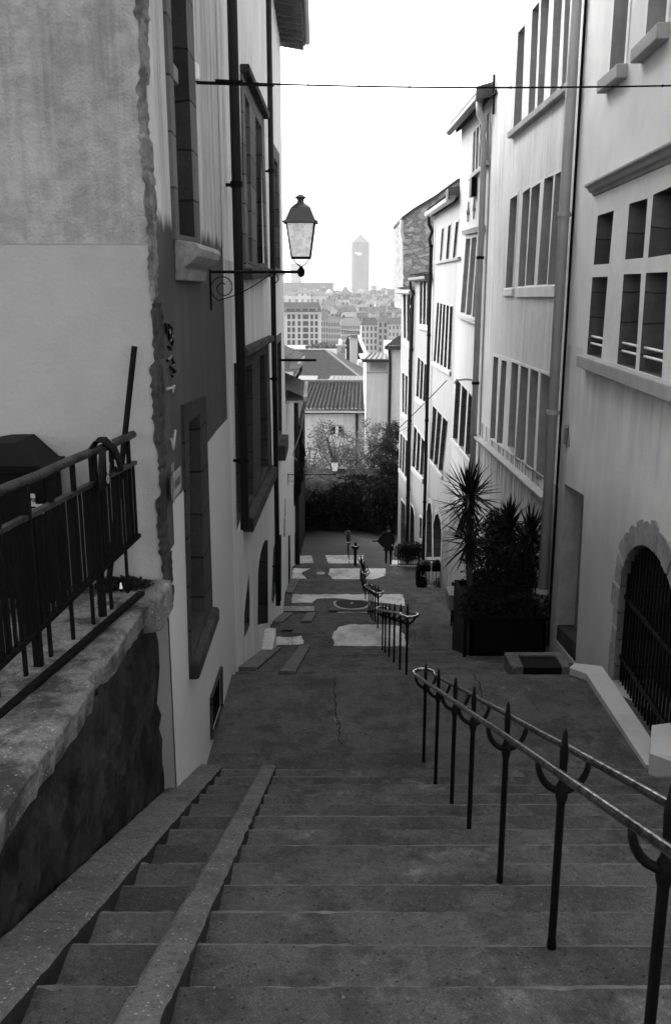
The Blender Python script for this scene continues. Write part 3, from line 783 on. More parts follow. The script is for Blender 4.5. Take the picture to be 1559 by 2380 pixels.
window(FB, [door], B, M_facB, M_stoneLd, depth=.35, margin=.0, outer=grow(door, .02), proud=.004, sill=False, pane=M_dwood, name='doorway')
slit = FB.q([z4(266, 1180), z4(335, 560), z4(350, 950), z4(348, 1350), z4(268, 1550)])
window(FB, [slit], B, M_facB, M_stoneLd, depth=.25, outer=grow(slit, .01), proud=.003, sill=False, pane=M_void, name='cellar_slit')
mb = MB(); face(mb, FB, [(0, -8.5), (FB.len, -8.5), (FB.len, TOP), (0, TOP)], [b1, b2, b3, l0, l1, l2, door, slit]); mb.build('street_wall', M_facB, B)
body(B, FB, 0, FB.len, -9, TOP-.05, 7, M_facB)
drainpipe(FB, 622, 700, -7.0, TOP, B, r=.055, off=.12, m=M_pipeL, step=4.2)
a, b, c, d = [PG(*z4(*q)) for q in ((478, 1665), (560, 1665), (622, 1330), (478, 1350))]
zt = gz(16.0) + .12
MB().box(-1.40, -1.18, 14.3, 17.0, -7.6, -6.55).build('door_step', M_patch, B, bevel=.02)

# house C with the projecting eave
Cc = thing('eaved_house', 'far left pale house under a broad projecting timber eave', 'house', (-1.5, 23.4, -8.7))
c1 = FC.q([z1_(486, 1040), z1_(530, 1120), z1_(548, 2100), z1_(503, 2090)])
c2 = FC.q([z2(522, 150), z2(560, 110), z2(566, 960), z2(540, 1040)])
c3 = FC.q([z2(598, 1600), z2(604, 1605), z2(600, 1930), z2(590, 1960)])
c4 = FC.q([z4(720, 200), z4(755, 60), z4(765, 700), z4(705, 960), z4(690, 900)])
c5 = FC.q([z4(795, 0), z4(832, 0), z4(828, 960), z4(795, 965)])
window(FC, [c1], Cc, M_stoneL, M_stoneL, depth=.3, outer=FC.q([z1_(475, 900), z1_(546, 1025), z1_(560, 2120), z1_(497, 2120)]), sillp=.12, pane=M_glass)
window(FC, [c2], Cc, M_stoneL, M_stoneLd, depth=.3, outer=FC.q([z2(512, 80), z2(563, 38), z2(570, 1000), z2(537, 1100)]), sillp=.18, sillh=.4, msill=M_quoin, pane=M_glass)
for h_ in (c3,): window(FC, [h_], Cc, M_facC, M_stoneLd, depth=.25, outer=grow(h_, .02), sill=False, pane=M_void, name='slit_window')
for h_ in (c4, c5): window(FC, [h_], Cc, M_stoneLd, M_stoneLd, depth=.3, outer=grow(h_, .06), sill=False, pane=M_dwood, name='doorway')
mb = MB(); face(mb, FC, [(0, -10.5), (FC.len, -10.5), (FC.len, 7.0), (0, 7.0)], [c1, c2, c3, c4, c5])
e = FC.p((FC.len, 0)); mb.quad((e.x, e.y, -11), (e.x-5, e.y, -11), (e.x-5, e.y, 7), (e.x, e.y, 7)); mb.build('street_wall', M_facC, Cc)
body(Cc, FC, 0, FC.len-.1, -11, 6.9, 6, M_facC)
# eave: boards on rafters, gutter, tiles
mb = MB(); mb.hexa([FC.p((4, 7.0), -.2), FC.p((4, 6.86), .72), FC.p((FC.len+.35, 6.86), .72), FC.p((FC.len+.35, 7.0), -.2)],
                   [FC.p((4, 7.08), -.2), FC.p((4, 6.94), .72), FC.p((FC.len+.35, 6.94), .72), FC.p((FC.len+.35, 7.08), -.2)])
ev = mb.build('eave', mat('old_eave_board', .16, var=.5, scale=4, rough=.9, bump=.5), Cc)
mb = MB(); s = 4.2
while s < FC.len + .3:
    MB().obox(FC.p((s, 6.92), -.1), FC.p((s, 6.80), .66), FC.d*.12, Vector((0,0,.13))).build('rafter', mat('old_rafter', .10, var=.5, scale=4, rough=.9, bump=.4), ev); s += .52
mb = MB()
for k in range(0, 9):
    a0 = math.pi + math.pi*k/9; a1 = math.pi + math.pi*(k+1)/9; r_ = .08
    A0, A1 = (.78 + r_*math.cos(a0), 6.98 + r_*math.sin(a0)), (.78 + r_*math.cos(a1), 6.98 + r_*math.sin(a1))
    mb.quad(FC.p((4, A0[1]), A0[0]), FC.p((FC.len+.4, A0[1]), A0[0]), FC.p((FC.len+.4, A1[1]), A1[0]), FC.p((4, A1[1]), A1[0]))
mb.build('gutter', M_pipeR, Cc)
mb = MB(); mb.hexa([FC.p((0, 7.09), .74), FC.p((FC.len+.4, 7.09), .74), FC.p((FC.len+.4, 8.6), -3), FC.p((0, 8.6), -3)], [FC.p((0, 7.2), .74), FC.p((FC.len+.4, 7.2), .74), FC.p((FC.len+.4, 8.75), -3), FC.p((0, 8.75), -3)])
mb.build('roof', M_tile, Cc)
# iron stay sticking out of house C
MB().tube([FC.p(FC.sz(648, 837), 0), FC.p(FC.sz(648, 837), 1.0)], .035, 8).build('iron_bracket', M_iron, Cc)

# low houses further down on the left (D)
def tile_roof(mb, E0, E1, R0, R1, ncol, nrow, h=.05):
    """corrugated tiled slope from eave E0-E1 to ridge R0-R1, stepped row by row"""
    E0, E1, R0, R1 = map(Vector, (E0, E1, R0, R1)); nrm = (E1-E0).cross(R0-E0).normalized()
    if nrm.z < 0: nrm = -nrm
    nx = ncol*4; base = len(mb.v); rows = 0
    for r_ in range(nrow):
        for (tt, up) in ((r_/nrow, 1.0), ((r_+.98)/nrow, .25)):
            a, b = E0.lerp(R0, tt), E1.lerp(R1, tt)
            for i in range(nx+1):
                k = i % 4; hh = (0, .7, 1, .7)[k]*h + up*h*.35
                mb.v.append(tuple(a.lerp(b, i/nx) + nrm*hh))
            rows += 1
    for j in range(rows-1):
        for i in range(nx): mb.f.append((base+j*(nx+1)+i, base+j*(nx+1)+i+1, base+(j+1)*(nx+1)+i+1, base+(j+1)*(nx+1)+i)); mb.mi.append(mb.cur)
D = thing('low_tiled_house', 'low pale house with two mossy tiled eaves just beyond the projecting eave', 'house', (-1.65, 33, -10.6))
zD = PY(680, 905, 31).z
d1 = FD.q([z4(945, -10), z4(968, -10), z4(972, 640), z4(945, 700)]); d2 = FD.q([z4(1042, -60), z4(1085, -60), z4(1082, 405), z4(1040, 410)])
for h_, m_ in ((d1, M_dwood), (d2, M_void)): window(FD, [h_], D, M_stoneLd, M_stoneLd, depth=.2, outer=grow(h_, .04), sill=False, pane=m_, name='doorway')
mb = MB(); face(mb, FD, [(0, -12.8), (FD.len, -12.8), (FD.len, zD), (0, zD)], [d1, d2]); 
e = FD.p((FD.len, 0)); mb.quad((e.x, e.y, -13), (e.x-5, e.y, -13), (e.x-5, e.y, zD), (e.x, e.y, zD)); mb.build('street_wall', M_facC, D)
body(D, FD, .2, FD.len-.2, -13, zD-.05, 5, M_facC)
y0 = 29.2
def PYy(u, v, y): return PY(u, v, y)
# lower lean-to roof with eave and gutter
mb = MB(); tile_roof(mb, FD.p((.3, zD), .55), FD.p((5.5, zD-.05), .5), FD.p((.3, zD+1.35), -2.6), FD.p((5.5, zD+1.3), -2.6), 20, 10, .05); mb.build('lower_roof', M_moss, D)
mb = MB(); mb.obox(FD.p((.2, zD-.06), .62), FD.p((5.6, zD-.11), .58), FD.n*.12, Vector((0,0,.14))); mb.obox(FD.p((.2, zD-.16), .2), FD.p((5.5, zD-.2), .2), FD.n*.7, Vector((0,0,.04))); mb.build('gutter', M_kerb, D)
# upper set-back storey
zU = PY(700, 822, 33).z
mb = MB(); a_ = FD.p((1.2, 0), -.7); b_ = FD.p((6.5, 0), -.7)
mb.prism([Vector((a_.x, a_.y, zD)), Vector((b_.x, b_.y, zD)), Vector((b_.x-5, b_.y, zD)), Vector((a_.x-5, a_.y, zD))], (0, 0, zU-zD)); mb.build('upper_wall', M_facC, D)
mb = MB(); tile_roof(mb, FD.p((.6, zU), .35), FD.p((7.5, zU-.25), .45), FD.p((.6, zU+1.2), -2.4), FD.p((7.5, zU+1.0), -2.4), 22, 9, .05); mb.build('upper_roof', M_moss, D)
mb = MB(); mb.obox(FD.p((.5, zU-.12), .3), FD.p((7.5, zU-.37), .38), FD.n*.3, Vector((0,0,.16))); mb.build('eave_board', M_sillR, D)
mb = MB(); q0 = FD.p((6.8, zU-.45), .35); mb.tube([q0, q0+Vector((0,0,-.35)), q0+Vector((-.15,0,-.6)), q0+Vector((-.6,0,-.75)), q0+Vector((-.95,0,-.85))], .07, 8); mb.build('gutter_outlet', M_pipeL, D, smooth=True)
mb = MB(); q0 = FD.p((FD.len-.6, 0), .12); mb.tube([Vector((q0.x, q0.y, zD-.3)), Vector((q0.x, q0.y, -12.4))], .09, 8); mb.build('drainpipe', M_pipeL, D)

# ---------------------------------------------------------------- RIGHT SIDE
RP = [(3.0 + .0476*5, 5.0), (3.70, 14.7), (3.60, 22.4), (3.48, 26.9), (3.38, 32.6), (3.30, 38.8), (3.20, 45.2)]
G1, G2, G3, G4, G5, G6 = [Fac(a, b, 1) for a, b in zip(RP, RP[1:])]
y6 = lambda x, y: (970.9 + .3772*x, .3772*y)
y7 = lambda x, y: (901.6 + .4217*x, 693.5 + .4217*y)
y8 = lambda x, y: (901.6 + .20397*x, 346.8 + .20397*y)
def wall_mesh(fac, z0, z1, holes, parent, m, name='street_wall', s1=None):
    mb = MB(); L_ = s1 or fac.len; face(mb, fac, [(0, z0), (L_, z0), (L_, z1), (0, z1)], holes); return mb.build(name, m, parent)

# R1 nearest house on the right
H1 = thing('cross_window_house', 'near right pale house with large stone cross windows and a barred stone archway', 'house', (3.5, 9.9, -4.9))
def Q(fac, zf, *p): return fac.q([zf(*x) for x in p])
w1 = Q(G1, y6, (1222, -60), (1312, -60), (1275, 392), (1182, 468)); w2 = Q(G1, y6, (1440, -60), (1560, -60), (1530, 140), (1405, 262))
w1[0] = (w1[0][0], 5.2); w1[1] = (w1[1][0], 5.2); w2[0] = (w2[0][0], 5.2); w2[1] = (w2[1][0], 5.2)
window(G1, [w1], H1, M_stR, M_revR, depth=.34, sillp=.12, sillh=.16, margin=.10)
window(G1, [w2], H1, M_stR, M_revR, depth=.34, sillp=.12, sillh=.16, margin=.10)
cw = [Q(G1, y6, (1120, 1330), (1220, 1296), (1190, 1625), (1094, 1632)), Q(G1, y6, (1316, 1256), (1430, 1222), (1402, 1588), (1290, 1600)),
      Q(G1, y6, (1465, 1200), (1640, 1120), (1610, 1560), (1432, 1588)), Q(G1, y6, (1086, 1708), (1182, 1705), (1150, 2080), (1060, 2068)),
      Q(G1, y6, (1281, 1690), (1390, 1686), (1366, 2120), (1250, 2110)), Q(G1, y6, (1420, 1682), (1555, 1676), (1530, 2180), (1388, 2130))]
zs_ = G1.sz(1440, 846)[1]
for k in (3, 4, 5): cw[k][2] = (cw[k][2][0], zs_); cw[k][3] = (cw[k][3][0], zs_)
zmid = G1.sz(1440, 620)[1]
s_in = min(q[0] for h in cw for q in h) - .35; s_out = max(q[0] for h in cw for q in h) + .16; zt_ = max(q[1] for h in cw for q in h) + .22
o_ = [(s_in, zt_), (s_out, zt_), (s_out, zs_-.02), (s_in, zs_-.02)]
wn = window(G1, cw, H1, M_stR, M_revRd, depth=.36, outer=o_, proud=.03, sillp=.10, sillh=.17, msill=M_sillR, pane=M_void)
for k in (3, 4, 5):
    h = cw[k]
    for t_ in (.76, .85):
        MB().tube([G1.p(lerp(h[0], h[3], t_), -.02), G1.p(lerp(h[1], h[2], t_), -.02)], .016, 6).build('guard_bar', M_white, H1)
# hood moulding over it
prof = [(0, 0), (.04, 0), (.055, .04), (.10, .055), (.12, .10), (.16, .125), (.16, .155), (0, .19)]
def mould(fac, s0, s1, z, prof, m, parent, name, z1=None):
    mb = MB(); n = len(prof); z1 = z if z1 is None else z1
    mb.add([fac.p((s0, z+b), a) for a, b in prof] + [fac.p((s1, z1+b), a) for a, b in prof], [(i, (i+1) % n, (i+1) % n+n, i+n) for i in range(n)] + [tuple(range(n)), tuple(range(n, 2*n))])
    return mb.build(name, m, parent, bevel=.008)
mould(G1, s_in-.05, s_out+.10, zt_+.01, prof, M_sillR, H1, 'hood_moulding')
# recess door, louvre, arch gate
dr = Q(G1, y7, (972, 1022), (1078, 1086), (1030, 2018), (918, 1880))
mb = MB(); sides(mb, G1, dr, 0, -.42); mb.build('door_recess', M_revR, H1)
g = MB(); q0, q1 = lerp(dr[0], dr[1], .5), lerp(dr[3], dr[2], .5)
dl = MB(); face(dl, G1, [lerp(dr[0], dr[3], 0), q0, q1, dr[3]], (), -.30); dp = dl.build('door', M_wood, H1)
dl = MB(); face(dl, G1, [q0, dr[1], dr[2], q1], (), -.33); dl.build('door', M_wood, H1)
dl = MB(); q2, q3 = lerp(dr[3], dr[0], .10), lerp(dr[2], dr[1], .12); dl.hexa([G1.p(dr[3], -.3), G1.p(dr[2], -.3), G1.p(dr[2], -.02), G1.p(dr[3], -.02)], [G1.p(q2, -.3), G1.p(q3, -.3), G1.p(q3, -.02), G1.p(q2, -.02)]); dl.build('threshold', M_quoin, H1, bevel=.02)
lv = G1.q([(1314.5, 988), (1321, 988), (1322.5, 1038), (1315.5, 1040)])
vt = MB(); sides(vt, G1, lv, .01, -.06); face(vt, G1, lv, (), -.05); v_ = vt.build('vent', M_void, H1)
s0 = lv[0][0]; s1 = lv[1][0]; s0, s1 = min(s0, s1), max(s0, s1)
lm = MB()
for i in range(9):
    z = lv[2][1] + (lv[0][1]-lv[2][1]) * (i+.3)/9; lm.obox(G1.p((s0, z), .01), G1.p((s1, z), .01), G1.n*.05 + Vector((0,0,-.02)), Vector((0,0,.012)))
lm.build('louvre', M_wood, v_)
# arch: outline of the opening (perspective kept on the wall plane, near side leaves the frame)
aL, aTop = G1.sz(1428, 1560), G1.sz(1490, 1252)
sF = aL[0]; zB = aL[1] - .10; zsp = G1.sz(1437, 1360)[1]; ztop = aTop[1]
sN = sF - 2.25; rad = (sF - sN)/2; sc_ = (sF + sN)/2
arch = [(sF, zB-.1), (sF, zsp)] + [(sc_ + rad*math.cos(math.pi*k/16), zsp + (ztop-zsp)*math.sin(math.pi*k/16)) for k in range(1, 16)] + [(sN, zsp), (sN, zB-.1)]
gt = thing('barred_arch_gate', 'black barred iron gate filling the rough stone archway at the right edge', 'gate', G1.p((sc_, zB), -.4))
mb = MB(); 
bx = sN + .05; 
rbars = []
nb = int((sF-sN-.1)/.115)
fm = MB()
for z in (zB+.30, zsp-.1): fm.obox(G1.p((sN, z), -.06), G1.p((sF, z), -.06), G1.n*.05, Vector((0,0,.05)))
fm.build('cross_rail', M_iron, gt)
for i in range(nb+1):
    s = sN + .05 + i*(sF-sN-.1)/nb; zz = zsp + (ztop-zsp)*math.sqrt(max(0, 1-((s-sc_)/rad)**2)) - .03
    MB().tube([G1.p((s, zB-.02), -.06), G1.p((s, zB+.04), -.06), G1.p((s, zz), -.06)], [.010, .016, .016], 6).build('bar', M_iron, gt)
g = MB(); face(g, G1, grow(arch, .1), (), -1.1); g.build('dark_leaf', M_void, gt)
mb = MB(); sides(mb, G1, arch, .02, -1.12); mb.build('archway_reveal', M_revRd, H1)
# voussoirs round the arch, jamb stones
rnd = random.Random(12)
nv = 15
for k in range(nv):
    a0 = math.pi*k/nv + .02; a1 = math.pi*(k+1)/nv - .02; e = rnd.uniform(.25, .31)
    def P_(a, r): return (sc_ + (rad+r)*math.cos(a), zsp + (ztop-zsp+r)*math.sin(a))
    pts = [P_(a0, 0), P_(a0, e), P_((a0+a1)/2, e+rnd.uniform(0, .03)), P_(a1, e+rnd.uniform(-.03, .03)), P_(a1, 0)]
    MB().prism([G1.p(q, .0) for q in pts], G1.n*rnd.uniform(.015, .035)).build('arch_stone', M_arch, H1, bevel=.01)
for side, s_ in ((1, sF), (-1, sN)):
    z = zB - .3
    while z < zsp:
        h = rnd.uniform(.22, .42); e = rnd.uniform(.16, .34); h = min(h, zsp-z)
        pts = [(s_, z+.01), (s_+side*e, z+.012), (s_+side*(e+rnd.uniform(-.02,.02)), z+h-.012), (s_, z+h-.01)]
        MB().prism([G1.p(q, .0) for q in pts], G1.n*rnd.uniform(.012, .03)).build('jamb_stone', M_arch, H1, bevel=.01); z += h
MB().hexa([G1.p((sN-.1, zB-.55), -.5), G1.p((sF+.02, zB-.55), -.5), G1.p((sF+.02, zB-.55), .01), G1.p((sN-.1, zB-.55), .01)],
          [G1.p((sN-.1, zB), -.5), G1.p((sF+.02, zB), -.5), G1.p((sF+.02, zB-.02), .06), G1.p((sN-.1, zB-.02), .06)]).build('gate_ledge', M_ledge, H1, bevel=.02)
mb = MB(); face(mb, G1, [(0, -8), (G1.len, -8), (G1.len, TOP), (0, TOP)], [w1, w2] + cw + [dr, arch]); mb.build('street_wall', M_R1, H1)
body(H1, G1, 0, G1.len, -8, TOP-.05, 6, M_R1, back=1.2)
q0 = G1.p((G1.len-.16, 0)); drainpipe(G1, 1320, 680, -6.0, TOP, H1, r=.085, off=.14, step=3.1)
mb = MB(); s_p = G1.sz(1320, 680)[0]; mb.tube([G1.p((s_p-.17, -6), .03), G1.p((s_p-.17, -1), .035), G1.p((s_p-.17, TOP), .03)], .022, 6); mb.build('cable', M_black, H1)

# R2
H2 = thing('five_light_house', 'right house with rows of five and six tall window lights above the yuccas', 'house', (3.65, 18.5, -7.1))
def poly(fac, zf, L_): return [Q(fac, zf, *q) for q in L_]
u_ = poly(G2, y6, [[(620,200),(664,150),(640,760),(590,805)], [(708,62),(752,8),(722,688),(682,722)], [(762,-10),(816,-20),(776,632),(738,676)], [(840,-20),(896,-20),(862,550),(818,596)], [(908,-30),(976,-30),(950,500),(890,528)]])
for h, (t0, t1) in zip(u_[2:], ((-20, -70), (-75, -130), (-140, -200))):
    h[0] = (h[0][0], u_[1][0][1] + 0.02); h[1] = (h[1][0], u_[1][0][1] + .02)
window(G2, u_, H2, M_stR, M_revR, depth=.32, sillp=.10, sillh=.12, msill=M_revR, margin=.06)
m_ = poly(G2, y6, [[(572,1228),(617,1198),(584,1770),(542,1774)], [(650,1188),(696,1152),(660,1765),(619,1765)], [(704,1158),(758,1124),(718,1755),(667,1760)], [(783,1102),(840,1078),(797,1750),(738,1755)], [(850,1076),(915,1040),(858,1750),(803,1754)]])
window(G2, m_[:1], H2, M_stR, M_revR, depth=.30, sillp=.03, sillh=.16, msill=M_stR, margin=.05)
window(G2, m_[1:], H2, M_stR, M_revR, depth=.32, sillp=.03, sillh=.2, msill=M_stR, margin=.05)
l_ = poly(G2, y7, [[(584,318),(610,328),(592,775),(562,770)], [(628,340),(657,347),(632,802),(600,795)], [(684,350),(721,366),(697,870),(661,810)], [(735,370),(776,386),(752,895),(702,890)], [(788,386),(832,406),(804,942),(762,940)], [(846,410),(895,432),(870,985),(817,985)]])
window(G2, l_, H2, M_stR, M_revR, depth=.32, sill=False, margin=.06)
qa, qb = G2.sz(1115, 1016), G2.sz(1271, 1150)
mould(G2, qb[0]-.1, qa[0]+.1, qb[1]-.02, [(0,-.10), (.10,-.10), (.14,-.04), (.14,.0), (0,.03)], M_sillR, H2, 'sill_course', z1=qa[1])
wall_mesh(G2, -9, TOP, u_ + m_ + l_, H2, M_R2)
e = G2.p((G2.len, 0)); MB().quad((e.x, e.y+.003, -9), (e.x+6, e.y+.003, -9), (e.x+6, e.y+.003, TOP), (e.x, e.y+.003, TOP)).build('side_wall', M_R2, H2)
body(H2, G2, 0, G2.len-.1, -9, TOP-.05, 6, M_R2)
mb = MB(); q0 = G2.sz(1172, 205); mb.obox(G2.p((G2.len-.4, q0[1]-.35), .05), G2.p((G2.len-.28, q0[1]+.5), .05), G2.n*.05, G2.d*.05); mb.obox(G2.p((G2.len-.55, q0[1]+.1), .04), G2.p((G2.len-.15, q0[1]+.05), .04), G2.n*.04, Vector((0,0,.08))); mb.build('wall_tie', M_iron, H2)
H2u = M_R2

# R3 to R6: a run of terraced houses stepping down
def eave(fac, s0, s1, z, parent, over=.55, slope=.5, ncol=18, rafters=True, gut=M_zinc, soffit=M_soffit, verge=None, zs=0.0, depth=4):
    mb = MB(); mb.hexa([fac.p((s0, z-.02), 0), fac.p((s0, z-.12), over), fac.p((s1, z-.12+zs), over), fac.p((s1, z-.02+zs), 0)], [fac.p((s0, z+.04), 0), fac.p((s0, z-.06), over), fac.p((s1, z-.06+zs), over), fac.p((s1, z+.04+zs), 0)])
    ev = mb.build('eave', soffit, parent)
    if rafters:
        s = s0 + .1
        while s < s1-.05:
            MB().obox(fac.p((s, z-.07), .01), fac.p((s, z-.17), over-.04), fac.d*.10, Vector((0,0,.12))).build('rafter', soffit, ev); s += .42
    g = MB(); pr = [(over-.02, z-.12), (over+.02, z-.20), (over+.10, z-.22), (over+.17, z-.16), (over+.18, z-.06), (over-.02, z-.04)]
    n = len(pr); g.add([fac.p((s0-.1, b), a) for a, b in pr] + [fac.p((s1+.1, b+zs), a) for a, b in pr], [(i, (i+1) % n, (i+1) % n+n, i+n) for i in range(n)] + [tuple(range(n)), tuple(range(n, 2*n))])
    g.build('gutter', gut, parent)
    t_ = MB(); tile_roof(t_, fac.p((s0-.05, z), over+.08), fac.p((s1+.05, z+zs), over+.08), fac.p((s0-.05, z+slope*depth), -depth), fac.p((s1+.05, z+zs+slope*depth), -depth), ncol, 12, .06)
    t_.build('roof', M_tile2, parent)
def swan(fac, s, z, over, zb, parent, m=M_pipeL, r=.06):
    mb = MB(); mb.tube([fac.p((s, z), over+.08), fac.p((s, z-.25), over+.06), fac.p((s, z-.5), over*.6), fac.p((s, z-.75), .18), fac.p((s, z-1.0), .12), fac.p((s, zb), .12)], r, 10)
    o = mb.build('drainpipe', m, parent, smooth=True); zz = zb+1
    cm = M_iron
    while zz < z-1: MB().tube([fac.p((s, zz), .12), fac.p((s, zz+.07), .12)], r*1.3, 10).build('collar', cm, o); zz += 3

H3 = thing('white_house', 'bright white right house with three iron ties between its window rows', 'house', (3.54, 24.6, -9))
q3 = [Q(G3, y6, (345, 818), (442, 690), (440, 985), (336, 1078))]; h3 = lights(q3[0], 5, .35)
m3 = lights(Q(G3, y8, (892, 1022), (1092, 985), (1024, 1932), (828, 1858)), 3, .22)
l3 = lights(Q(G3, y7, (376, 440), (478, 556), (458, 892), (358, 770)), 3, .25)
window(G3, h3, H3, M_stR2, M_revR, depth=.25, sillp=.08, margin=.06); window(G3, m3, H3, M_stR2, M_revR, depth=.42, sillp=.09, sillh=.12, margin=.07, msill=M_stR2); window(G3, l3, H3, M_R3, M_revRd, depth=.42, sillp=.05, sillh=.12, margin=.05)
z3e = PY(1100, 222, 23).z
mould(G3, G3.sz(1125, 550)[0]-.05, G3.sz(1083, 555)[0]+.1, m3[-1][1][1]+.10, [(0,0),(.08,.0),(.14,.12),(0,.14)], M_stR2, H3, 'lintel_moulding', z1=m3[0][0][1]+.10)
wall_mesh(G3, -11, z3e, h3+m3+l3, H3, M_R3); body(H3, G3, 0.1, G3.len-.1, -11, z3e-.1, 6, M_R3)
e = G3.p((G3.len, 0)); MB().quad((e.x, e.y+.003, -11), (e.x+6, e.y+.003, -11), (e.x+6, e.y+.003, z3e+1.5), (e.x, e.y+.003, z3e)).build('side_wall', M_R3, H3)
eave(G3, .15, G3.len+.3, z3e, H3, over=.20, slope=.35, ncol=24)
MB().hexa([G3.p((.02, z3e-.2), .38), G3.p((.14, z3e-.2), .38), G3.p((.14, z3e-.1), -.1), G3.p((.02, z3e-.1), -.1)], [G3.p((.02, z3e+.08), .38), G3.p((.14, z3e+.08), .38), G3.p((.14, z3e+.22), -.1), G3.p((.02, z3e+.22), -.1)]).build('verge_board', M_revRd, H3)
for (x, ya, yb, yd) in ((925, 600, 830, 717), (992, 560, 795, 674), (1088, 510, 792, 660)):
    a, b, c = G3.sz(*y8(x, ya)), G3.sz(*y8(x-8, yb)), G3.sz(*y8(x-4, yd)); o = MB().tube([G3.p(a, .03), G3.p(b, .03)], .022, 6).build('wall_tie', M_stR2, H3)
    MB().tube([G3.p(c, .0), G3.p(c, .07)], .07, 8).build('tie_boss', M_revR, o)
swan(G3, .25, z3e-.2, .2, -9.3, H3, M_pipeR, .075)
c = G3.sz(*y8(1000, 400)); MB().box(G3.p(c).x-.14, G3.p(c).x, G3.p(c).y-.15, G3.p(c).y+.2, c[1]-.3, c[1]+.15).build('wall_lamp', M_black, H3)
mb = MB(); c = G3.sz(1105, 884); mb.tube([G3.p(c, 0), G3.p(c, .25)+Vector((0,0,.03)), G3.p(c, .5), G3.p(c, .55)+Vector((0,0,-.08))], .03, 6); mb.build('cable_hook', M_pipeR, H3)

H4 = thing('corbelled_eave_house', 'cream right house with three slit windows below a white gutter', 'house', (3.43, 29.7, -10.2))
h4 = [Q(G4, y8, *q) for q in ([(617,905),(637,903),(612,1268),(590,1272)], [(690,872),(716,862),(690,1254),(660,1260)], [(776,832),(806,824),(766,1243),(738,1248)])]
m4 = lights(Q(G4, y7, (272, 22), (358, 46), (345, 398), (252, 345)), 5, .4); l4 = lights(Q(G4, y7, (249, 592), (329, 680), (300, 970), (231, 884)), 3, .25)
dA = Q(G4, y7, (250, 1250), (262, 1195), (276, 1185), (290, 1230), (296, 1300), (290, 1425), (252, 1425)); dB = Q(G4, y7, (213, 1180), (222, 1130), (236, 1130), (243, 1200), (243, 1425), (210, 1425))
for h in h4: window(G4, [h], H4, M_stR2, M_revRd, depth=.25, sill=False, margin=.06)
mould(G4, G4.sz(*y8(825, 1240))[0], G4.sz(*y8(552, 1296))[0], G4.sz(*y8(825, 1240))[1]-.05, [(0,0),(.07,0),(.1,.08),(0,.1)], M_stR2, H4, 'string_course', z1=G4.sz(*y8(552, 1296))[1]-.05)
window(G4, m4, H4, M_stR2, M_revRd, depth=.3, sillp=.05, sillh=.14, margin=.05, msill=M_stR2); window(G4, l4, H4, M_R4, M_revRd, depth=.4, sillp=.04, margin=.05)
for h in (dA, dB): window(G4, [h], H4, M_sillR, M_revRd, depth=.4, sill=False, outer=grow(h, .18), pane=M_void, name='arched_doorway')
z4e = PY(1030, 470, 29.5).z
wall_mesh(G4, -13, z4e, h4+m4+l4+[dA, dB], H4, M_R4); body(H4, G4, .1, G4.len-.1, -13, z4e-.1, 6, M_R4)
e = G4.p((G4.len, 0)); MB().quad((e.x, e.y+.003, -13), (e.x+6, e.y+.003, -13), (e.x+6, e.y+.003, z4e+2), (e.x, e.y+.003, z4e)).build('side_wall', M_R4, H4)
eave(G4, .1, G4.len+.2, z4e, H4, over=.13, slope=.42, ncol=28, gut=M_stR2)
MB().hexa([G4.p((0, z4e-.15), .32), G4.p((.5, z4e-.15), .32), G4.p((.5, z4e-.05), -.1), G4.p((0, z4e-.05), -.1)], [G4.p((0, z4e+.14), .32), G4.p((.5, z4e+.14), .32), G4.p((.5, z4e+.26), -.1), G4.p((0, z4e+.26), -.1)]).build('verge_box', M_revRd, H4)
q0 = PY(1072, 437, 28.2); q1 = PY(1086, 437, 28.2); zt_ = PY(1079, 335, 28.2).z
mb = MB().box(q0.x+.05, q1.x+.5, 28.0, 28.7, q0.z-.4, zt_); mb.build('chimney', M_revR, H4); MB().box(q0.x, q1.x+.55, 27.95, 28.75, zt_-.12, zt_).build('chimney_cap', M_sillR, H4)
MB().lathe([(.30, 0), (.32, .5), (.32, .55)], (q0.x+.45, 26.6, zt_-.45), 12).build('roof_vent', M_revR, H4)
swan(G4, G4.len-.25, z4e-.2, .15, -11.6, H4)

H5 = thing('three_light_house', 'light grey right house whose window rows have three lights each', 'house', (3.34, 35.7, -11.5))
h5 = lights(Q(G5, y8, (366, 1508), (484, 1502), (470, 2008), (361, 1990)), 3, .25); m5 = lights(Q(G5, y7, (166, 322), (217, 370), (209, 574), (156, 540)), 3, .25); l5 = lights(Q(G5, y7, (145, 702), (204, 790), (194, 988), (134, 925)), 3, .25)
d5 = Q(G5, y7, (113, 1150), (125, 1135), (140, 1160), (146, 1200), (146, 1415), (108, 1415)); d5b = Q(G5, y7, (174, 1205), (188, 1215), (186, 1330), (173, 1320))
for h in (h5, m5, l5): window(G5, h, H5, M_stR2, M_revRd, depth=.32, sillp=.05, sillh=.18, margin=.08)
window(G5, [d5], H5, M_sillR, M_revRd, depth=.4, sill=False, outer=grow(d5, .1), pane=M_void, name='arched_doorway'); window(G5, [d5b], H5, M_stR2, M_revRd, depth=.3, sill=False, name='slit_window', pane=M_void)
z5e = PY(975, 640, 36).z
wall_mesh(G5, -14, z5e, h5+m5+l5+[d5, d5b], H5, M_R5); body(H5, G5, .1, G5.len-.1, -14, z5e-.1, 6, M_R5)
eave(G5, .1, G5.len+.1, z5e, H5, over=.12, slope=.25, ncol=24); swan(G5, G5.len-.2, z5e-.2, .15, -12.5, H5)
H6 = thing('last_terrace_house', 'last right house before the trees with a stubby white roof corner', 'house', (3.25, 42, -12.3))
